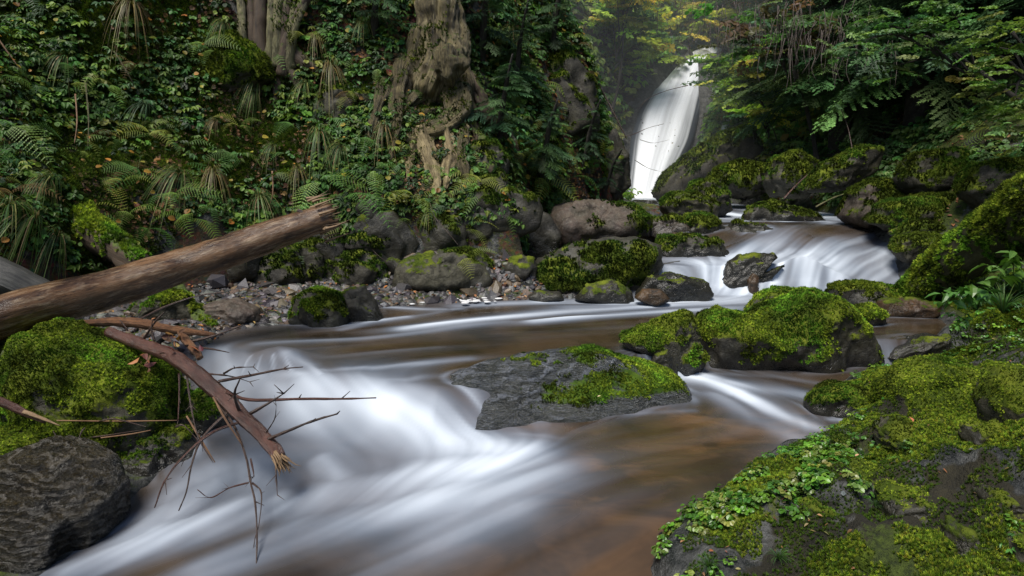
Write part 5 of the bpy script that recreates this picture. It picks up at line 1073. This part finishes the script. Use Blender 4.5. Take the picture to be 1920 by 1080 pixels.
def tuft_proto(t, cols):
    V, Tt, S = t; c = tint(len(V) // 14 + 1, cols, .25, .1)[np.arange(len(V)) // 14]; return mk('grass_tuft', V, Tt, M['leaf'], attrs={'Col': S[:, None] * c}, smooth=False, loc=None)
TG = [(.11, .19, .05), (.16, .24, .07), (.08, .16, .05), (.32, .27, .12)]; TD = [(.24, .19, .09), (.30, .24, .12), (.16, .17, .06)]
TB = [tuft_proto(TUFTS[0], TG), tuft_proto(TUFTS[1], TG), tuft_proto(TUFTS[2], [(.09, .2, .04), (.06, .15, .05), (.13, .22, .05)]), tuft_proto(TUFTS[1], TD), tuft_proto(TUFTS[0], [(.05, .11, .05), (.08, .14, .07), (.10, .15, .08)])]
for r in TB: tag(r, None, 'grass tuft', 'grass tufts on the banks')
for k, px, py, s, lab in [(3, 248, 25, .55, 'pale hanging grass tuft at the top left'), (4, 275, 215, .42, 'blue green grass tuft in the upper left bank'), (1, 340, 345, .55, 'wide grass tuft above the fallen log'), (3, 400, 340, .50, 'straw coloured grass tuft above the fallen log'), (0, 490, 385, .5, 'green grass tuft behind the log near its broken end'),
      (1, 600, 265, .5, 'grass tuft right of the pale curved stick'), (1, 640, 290, .42, 'small grass tuft beside the right hand tuft'), (3, 620, 140, .5, 'hanging dry grass under the upper rock'), (1, 60, 430, .65, 'large drooping grass tuft at the left edge'), (0, 15, 410, .6, 'dark grass tuft at the far left edge'), (1, 105, 460, .5, 'drooping grass beside the dark log end'),
      (0, 960, 370, .42, 'grass tuft left of the reddish brown boulder'), (1, 985, 420, .38, 'drooping grass on the left of the reddish brown boulder'), (3, 560, 330, .35, 'dry grass above the fern at the log end'), (1, 420, 60, .4, 'grass near the left stem clump'), (3, 720, 250, .4, 'grass among roots left of the old tree'), (0, 680, 60, .4, 'dark grass tuft above the upper rock'), (4, 1100, 210, .4, 'grass tuft on the crag edge')]:
    place(TB, k, px, py, s * 1.1, lab, rs.uniform(-.6, .6), lean=.25, off=.04)
for k, px, py, s, lab in [(2, 1880, 590, .42, 'tall fresh grass tuft at the right edge above the moss'), (2, 1830, 585, .36, 'fresh grass tuft leaning over the dark side water'), (2, 1915, 560, .5, 'highest grass tuft at the right edge'), (2, 1850, 550, .36, 'grass tuft behind the fresh ones on the right'), (3, 1925, 700, .28, 'dry brown grass tuft at the right edge'), (2, 1460, 1060, .10, 'short grass among the round leaved plants'), (2, 1330, 1075, .12, 'short grass at the bottom edge'), (2, 1640, 960, .07, 'tiny grass sprig beside the ridged slab'), (2, 1690, 850, .08, 'tiny grass sprig in the moss below the hummock')]:
    place(TB, k, px, py, s, lab, lean=.4)
for k in range(20):
    px = 1120 * R9.rand(); py = R9.uniform(10, 460)
    if 720 < px < 900 and py < 330: continue
    place(TB, R9.choice([0, 1, 1, 3, 4]), px, py, R9.uniform(.25, .5), 'small grass tuft hanging from the left bank between the leafy plants', rs.uniform(-.7, .7), lean=.25, off=.04)
# broad leaved plants hanging over the side water
def leafy_plant(px, py, Y, size, label, nl_=14, col=(.09, .22, .04)):
    b = P(px, py, Y); parts = []
    for s in range(5):
        d = np.array([-.9 + .3 * rs.randn(), -.3 + .3 * rs.randn(), .35 + .35 * rs.randn()]); d /= np.linalg.norm(d); tip = b + d * size
        parts.append(stalk(b, tip, .003)); parts[-1] = (parts[-1][0], parts[-1][1], parts[-1][2][:, None] * np.array(col))
        for k in range(nl_):
            t = (k + 1) / nl_; p_ = b + d * size * t - np.array([0, 0, .15 * size * t * t]); V, Tt, S = put(LEAF, rot_z(rs.rand() * 6.28) @ rot_y(.3 * rs.randn() + .2) @ rot_x(.4 * rs.randn()), p_, size * .32 * (.6 + .5 * rs.rand()), .8 + .4 * rs.rand()); parts.append((V, Tt, S[:, None] * np.array(col)))
    V, Tt, C = merge(parts); tag(mk('leafy_plant', V, Tt, M['gloss_leaf'], attrs={'Col': C}, smooth=False, loc=tuple(b)), label, 'plant')
leafy_plant(1850, 560, 4.6, .34, 'broad leaved plant reaching over the side water from the right bank')
leafy_plant(1900, 520, 4.4, .32, 'broad leaved plant at the right edge among the grass', 12, (.10, .2, .03))
leafy_plant(1810, 600, 4.6, .18, 'small broad leaved seedling below the grass tufts', 8)
leafy_plant(600, 235, 8.0, .4, 'leafy bramble with yellowish leaves in the left bank', 12, (.09, .16, .02))
leafy_plant(560, 300, 7.7, .35, 'leafy green sprig above the log end', 12, (.06, .15, .03))
leafy_plant(775, 375, 7.4, .3, 'sprig with yellow tinged leaves under the bare root', 10, (.16, .17, .03))
leafy_plant(900, 415, 7.5, .25, 'bright green sprig on the rocks under the mossy root', 10, (.08, .2, .04))
# single fallen leaves
for px, py, s, c, lab in [(1711, 804, .035, (.5, .16, .08), 'orange fallen leaf on the moss of the right bank'), (1634, 826, .04, (.55, .45, .05), 'bright yellow pointed leaf on the right bank'), (1602, 868, .022, (.6, .35, .2), 'tiny pale leaf on the moss near the water edge'), (1120, 744, .022, (.6, .5, .25), 'small pale leaf stuck on the wet slab'), (590, 594, .035, (.6, .22, .05), 'orange leaf on the mossy shore rock'), (480, 277, .07, (.5, .38, .03), 'bright yellow leaf on the undergrowth')]:
    Yh = {1120: 3.82, 590: 5.60}.get(px); h_ = P(px, py, Yh) if Yh else hit(px, py, gz) + [0, 0, .03]
    V, Tt, S = put(LEAF, rot_z(2 * rs.rand()) @ rot_y(-.5) @ rot_x(.3), (0, 0, 0), s, 1.); tag(mk('fallen_leaf', V, Tt, M['dry'], attrs={'Col': S[:, None] * np.array(c)}, smooth=False, loc=None), lab, 'leaf').location = h_
# foam clumps by the shore
for px0, px1, py, lab in [(730, 792, 566, 'left clump of white foam lodged at the gravel edge'), (850, 940, 558, 'right strip of white foam lodged at the gravel edge')]:
    r = []; 
    for k in range(24):
        c = P(px0 + (px1 - px0) * rs.rand(), py + 4 * rs.randn(), 6.75 + .08 * rs.randn()); c[2] = W(c[0], c[1]) + .015; S, Fc = ico(3); r.append((S * np.array([.05, .04, .012]) * (.25 + .6 * rs.rand()) * (1 + .2 * fbm(S * 2 + k, 3, k))[:, None] + c, Fc, np.ones((len(S), 3))))
    V, Tt, C = merge(r); tag(mk('foam', V, Tt, M['rock_white'], loc=tuple(V.mean(0))), lab, 'foam')
print('plants', time.time() - T0)

# ------------------------------------------------------------------ spruces
def spruce(name, base, h, r, nb, cols, label, group, z0=.08, seed=0, bare=0., lean=(0, 0), blen=(.7, 1.)):
    root = empty(name, base); tag(root, label, 'tree', group); R0 = np.random.RandomState(seed)
    base = np.array(base); top = base + np.array([lean[0], lean[1], h]); V, Fq_, U = tube([base - [0, 0, .3], (base + top) / 2, top], [r * .09, r * .06, .01], 30, 10, .02, 4, .05, seed); child('trunk', V, Fq_, M['trunk'], root, uv=U)
    t = z0 + (1 - z0) * np.sort(R0.rand(nb)) ** 1.15; az = R0.rand(nb) * 6.283; ln = r * (1 - t) ** .8 * (blen[0] + (blen[1] - blen[0]) * R0.rand(nb)) + .12 * r
    loc = base + (top - base) * t[:, None]; pit = .10 - .32 * (1 - t) + .12 * R0.randn(nb); c, s = np.cos(az), np.sin(az)
    X = np.stack([c * np.cos(pit), s * np.cos(pit), np.sin(pit)], 1); Yy = np.stack([-s, c, 0 * c], 1); roll = .25 * R0.randn(nb); Z = np.cross(X, Yy); Y2 = Yy * np.cos(roll)[:, None] + Z * np.sin(roll)[:, None]; Z = np.cross(X, Y2)
    Rm = np.stack([X, Y2, Z], 2); parts = []; cc = tint(nb, cols, .25, .08)
    for k in range(3):
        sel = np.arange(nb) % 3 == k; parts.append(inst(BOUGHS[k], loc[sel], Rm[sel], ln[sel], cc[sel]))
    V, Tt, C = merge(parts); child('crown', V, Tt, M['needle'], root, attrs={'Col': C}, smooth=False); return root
DG = [(.045, .10, .045), (.06, .13, .055), (.075, .14, .05)]; MG = [(.09, .19, .065), (.13, .23, .07), (.08, .16, .08)]; BR = [(.13, .09, .06), (.16, .115, .08), (.09, .09, .05)]
SPR = [((1560, 12.6), 6.5, 2.2, 120, MG, 'tall spruce nearest the upper rapid on the right bank'), ((1700, 11.2), 6., 2.3, 140, DG + MG, 'dark spruce behind the brown mossy boulder'), ((1850, 10.0), 6., 2.4, 150, DG, 'dense dark spruce at the right above the leaning trunk'), ((2010, 8.6), 5.5, 2.2, 130, MG, 'spruce filling the right edge of the picture'),
       ((1490, 16.), 6., 1.9, 110, MG + [(.07, .11, .03)], 'lighter spruce behind the mossy boulders right of the waterfall'), ((1570, 14.), 8., 2.6, 130, BR, 'brownish thin spruce high on the right bank'), ((1700, 13.), 8, 2.8, 130, DG, 'tall dark spruce far up the right bank'), ((1880, 12.), 8, 2.8, 130, DG + BR, 'dark spruce behind the right edge spruce'),
       ((1460, 18.), 8., 2.6, 120, MG, 'distant spruce above the waterfall on the right'), ((1620, 18.), 10., 3, 120, DG, 'distant tall spruce beyond the brownish one')]
for i, ((px, Y), h, r, nb, cols, lab) in enumerate(SPR):
    x = (px - 960) / F * Y; b = np.array([x, Y, float(gz(np.array([x]), np.array([Y]))[0]) - .05]); spruce('spruce_tree', b, h, r, nb, cols, lab, 'spruces on the right bank', seed=i, z0=.16)
# young spruces on the dark crag of the left bank
for i, (px, py, h, r, nb, lab) in enumerate([(930, 230, 1.5, .95, 70, 'young spruce right of the old tree'), (1010, 290, 1.4, .9, 70, 'young spruce below the weathered crag'), (960, 130, 1.6, .9, 70, 'young spruce above the mossy root'), (1090, 260, 1.2, .7, 50, 'small spruce at the edge of the crag'), (900, 60, 2.0, 1.0, 70, 'shaded spruce behind the old trunk'), (1030, 60, 1.8, .9, 60, 'young spruce on top of the crag'), (1130, 320, .9, .5, 40, 'lowest little spruce on the crag beside the waterfall'), (700, 20, 1.6, .8, 50, 'shaded young spruce between the stems and the old tree')]):
    h_ = hit(px, py + 30, gz); spruce('young_spruce', h_, h * .6, r * .62, int(nb * .8), DG + MG[:1], lab, 'young spruces on the left bank', seed=20 + i, z0=.02, lean=(.2, -.5))
# leafy branches and broadleaf trees near the waterfall
def broadleaf(px, py, Y, h, rr, ns, cols, label, seed, trunk_r=.07, ssz=.8, base_dx=0, group='broadleaf trees around the waterfall'):
    c = P(px, py, Y); x0 = c[0] + base_dx; b = np.array([x0, Y, float(gz(np.array([x0]), np.array([Y]))[0]) - .1]); root = empty('broadleaf_tree', b); tag(root, label, 'tree', group); R0 = np.random.RandomState(seed)
    V, Fq_, U = tube([b, b * .5 + c * .5 + [.15, 0, 0], c + [0, 0, rr[2] * .6]], [trunk_r, trunk_r * .7, .01], 24, 10, .02, 4, .05, seed); child('trunk', V, Fq_, M['trunk'], root, uv=U)
    cl = R0.randn(max(6, ns // 14), 3); cl /= np.linalg.norm(cl, axis=1, keepdims=True); cl = cl * (R0.rand(len(cl), 1) ** .5) * np.array(rr) + c
    L = []
    for q in cl:
        s = b + (c - b) * (.4 + .6 * R0.rand()); L.append(tube([s, (s + q) / 2 + [0, 0, .12], q], [.018, .012, .004], 8, 5))
    V, Fq_, U = tubes(L); child('branch', V, Fq_, M['trunk'], root, uv=U)
    p = cl[R0.randint(0, len(cl), ns)] + R0.randn(ns, 3) * np.array(rr) * .28; az = R0.rand(ns) * 6.28; nv = np.tile([0, 0, 1.], (ns, 1)) + .25 * R0.randn(ns, 3); parts = []; cc = tint(ns, cols, .3, .1)
    for k in range(3):
        s = np.arange(ns) % 3 == k; parts.append(inst(SPRAYS[k], p[s], frames(nv[s], az[s]), ssz * (.6 + .6 * R0.rand(s.sum())), cc[s]))
    V, Tt, C = merge(parts); child('crown', V, Tt, M['bright_leaf' if Y > 13.5 else 'leaf'], root, attrs={'Col': C}, smooth=False)
YG = [(.34, .44, .08), (.42, .48, .12), (.24, .36, .08), (.52, .46, .10)]; YO = [(.46, .44, .09), (.52, .38, .09), (.40, .46, .10)]
broadleaf(1235, 35, 20.5, 5, (1.6, 1.2, 1.0), 260, YG, 'yellow green tree directly above the waterfall', 1, ssz=.7)
broadleaf(1385, 15, 19.5, 5, (1.4, 1.0, 1.1), 220, YO + YG, 'tree with orange tinged leaves above right of the waterfall', 2, ssz=.65)
broadleaf(1445, 120, 14.5, 3, (.65, .6, .35), 90, YG + MG, 'leafy tree reaching over the right side of the waterfall', 3, .05, .5, .9)
broadleaf(1400, 130, 15.5, 3, (.9, .8, .6), 130, YG[:3] + MG, 'green tree right of the waterfall top', 4, .05, .6, .4)
broadleaf(1190, 110, 19, 4, (.9, .9, 1.3), 160, YG[:3] + MG, 'pale green tree left of the waterfall top', 5, .05, .6, -.4)
broadleaf(1170, 20, 17, 4, (.9, .8, .9), 110, YG + MG[:1], 'loose leafed tree above the crag', 6, .05, .6, -.4)
broadleaf(1430, 215, 13.8, 2, (.35, .4, .22), 50, YG + MG, 'small bush at the right edge of the waterfall', 7, .03, .4, .3)
broadleaf(1700, 70, 8.2, 3, (.8, .7, .35), 150, [(.10, .2, .05), (.16, .25, .08), (.07, .15, .06)], 'glossy small leaved tree hanging into the upper right', 8, .04, .22, 1.6)
broadleaf(1890, 130, 7.2, 3, (.4, .6, .6), 110, [(.12, .22, .05), (.2, .25, .06)], 'birch twigs with yellow green leaves at the right edge', 9, .03, .22, 1.0)
broadleaf(1450, 60, 12, 3, (.9, .7, .5), 60, BR + MG, 'half bare tree above the right bank', 10, .05, .5, 1.0)
broadleaf(1090, 60, 22, 4, (1.6, 1., 1.4), 140, YG[:3] + MG, 'distant tree beyond the crag top', 11, .06, .8, 0)
# bare twigs in front of the waterfall
bt = empty('bare_bough', P(1110, 210, 11)); tag(bt, 'thin bare bough with a few leaves crossing in front of the waterfall', 'branch')
for q, r in [([(1085, 60, 11.4), (1110, 130, 11.3), (1150, 210, 11.1), (1175, 260, 11.)], .02), ([(1130, 250, 11), (1175, 255, 10.9), (1215, 240, 10.8), (1245, 232, 10.7)], .008), ([(1190, 300, 10.8), (1215, 315, 10.8), (1240, 322, 10.7)], .006), ([(1200, 262, 10.8), (1225, 268, 10.8), (1255, 262, 10.8)], .005), ([(1290, 160, 13), (1250, 170, 13), (1215, 185, 12.8), (1195, 205, 12.8)], .008)]:
    ctube('twig', bt, 'twig', [tube(PP(q), np.linspace(r, r * .4, len(q)), 16, 6, .004, 10)])
p = np.array([P(1190 + 90 * rs.rand(), 225 + 60 * rs.rand(), 10.75) for _ in range(46)])[:14]; V, Tt, C = inst(LEAF, p, frames(rs.randn(14, 3), rs.rand(14) * 6), .035 + 0 * p[:, 0], tint(14, [(.10, .08, .04), (.2, .15, .05), (.05, .06, .03)])); child('leaves', V, Tt, M['dry'], bt, attrs={'Col': C}, smooth=False)
# brownish hanging bare conifer twigs, top right
for i, (px, py, Y, lab) in enumerate([(1490, -10, 11, 'brown drooping dead spruce twigs above the right bank'), (1400, -20, 12.5, 'brown dead twigs hanging right of the orange tinged tree'), (1600, 20, 10.5, 'grey brown bare twigs in front of the dark spruces')]):
    r = empty('dead_bough', P(px, py, Y)); tag(r, lab, 'branch'); L = []
    for k in range(64):
        a = P(px + 85 * rs.randn(), py + 90 * rs.rand(), Y + .4 * rs.randn()); d = np.array([.10 * rs.randn(), .1 * rs.randn(), -.35 - .3 * rs.rand()]); L.append(tube([a, a + d * .5 + [.03 * rs.randn(), 0, 0], a + d], [.005, .004, .002], 6, 4))
    for l_ in L: ctube('twig', r, 'dead_twig', [l_])
# far woods
R0 = np.random.RandomState(5); parts = []
for k in range(150):
    Y = 24 + 30 * R0.rand(); x = -6 + 34 * R0.rand() + (Y - 24) * .2; z = float(gz(np.array([x]), np.array([Y]))[0]); n_ = 26
    p = np.stack([x + .9 * R0.randn(n_), Y + .9 * R0.randn(n_), z + 5.5 * R0.rand(n_)], 1); parts.append(inst(SPRAYS[k % 3], p, frames(np.tile([0, 0, 1.], (n_, 1)) + .4 * R0.randn(n_, 3), R0.rand(n_) * 6.28), 1.7 + R0.rand(n_), tint(n_, YG + MG + MG)))
V, Tt, C = merge(parts); tag(mk('distant_woods', V, Tt, M['leaf'], attrs={'Col': C}, smooth=False), 'distant autumn woodland closing the gorge beyond the waterfall', 'woods', kind='stuff')

hz = N('thin mist'); vs = hz.n('ShaderNodeVolumeScatter'); vs.inputs['Density'].default_value = .016; vs.inputs['Color'].default_value = (.86, .93, 1, 1); hz.t.links.new(vs.outputs[0], hz.out.inputs['Volume'])
Vb = np.array([(x, y, z) for x in (-1., 16) for y in (12.2, 30) for z in (.3, 11)]); mist = mk('mist', Vb, [(0, 1, 3, 2), (4, 6, 7, 5), (0, 4, 5, 1), (2, 3, 7, 6), (0, 2, 6, 4), (1, 5, 7, 3)], hz.m, smooth=False)
tag(mist, 'thin mist hanging in the gorge around the waterfall', 'mist', kind='stuff')
# ------------------------------------------------------------------ light
SUN_EL, SUN_AZ = 62, 212           # azimuth measured from +Y towards +X
w = bpy.data.worlds.new('World'); SC.world = w; w.use_nodes = True; nt = w.node_tree; bg = nt.nodes['Background']
sky = nt.nodes.new('ShaderNodeTexSky'); sky.sky_type = 'NISHITA'; sky.sun_disc = False; sky.sun_elevation = math.radians(SUN_EL); sky.sun_rotation = math.radians(SUN_AZ); sky.air_density = 1.0
nt.links.new(sky.outputs[0], bg.inputs[0]); bg.inputs[1].default_value = .125
sd = bpy.data.lights.new('sun', 'SUN'); sd.energy = 4.9; sd.angle = math.radians(26); sd.color = (1., .95, .86); so = bpy.data.objects.new('sun', sd); COL.objects.link(so)
so.rotation_euler = (math.radians(-(90 - SUN_EL)), 0, math.radians(-SUN_AZ))
SC.view_settings.view_transform = 'Standard'; SC.view_settings.look = 'None'; SC.view_settings.exposure = 0; SC.view_settings.gamma = 1
SC.cycles.use_denoising = True; SC.cycles.max_bounces = 5; SC.cycles.diffuse_bounces = 3; SC.cycles.transparent_max_bounces = 4
SC.cycles.sample_clamp_indirect = 4
print('done', time.time() - T0)
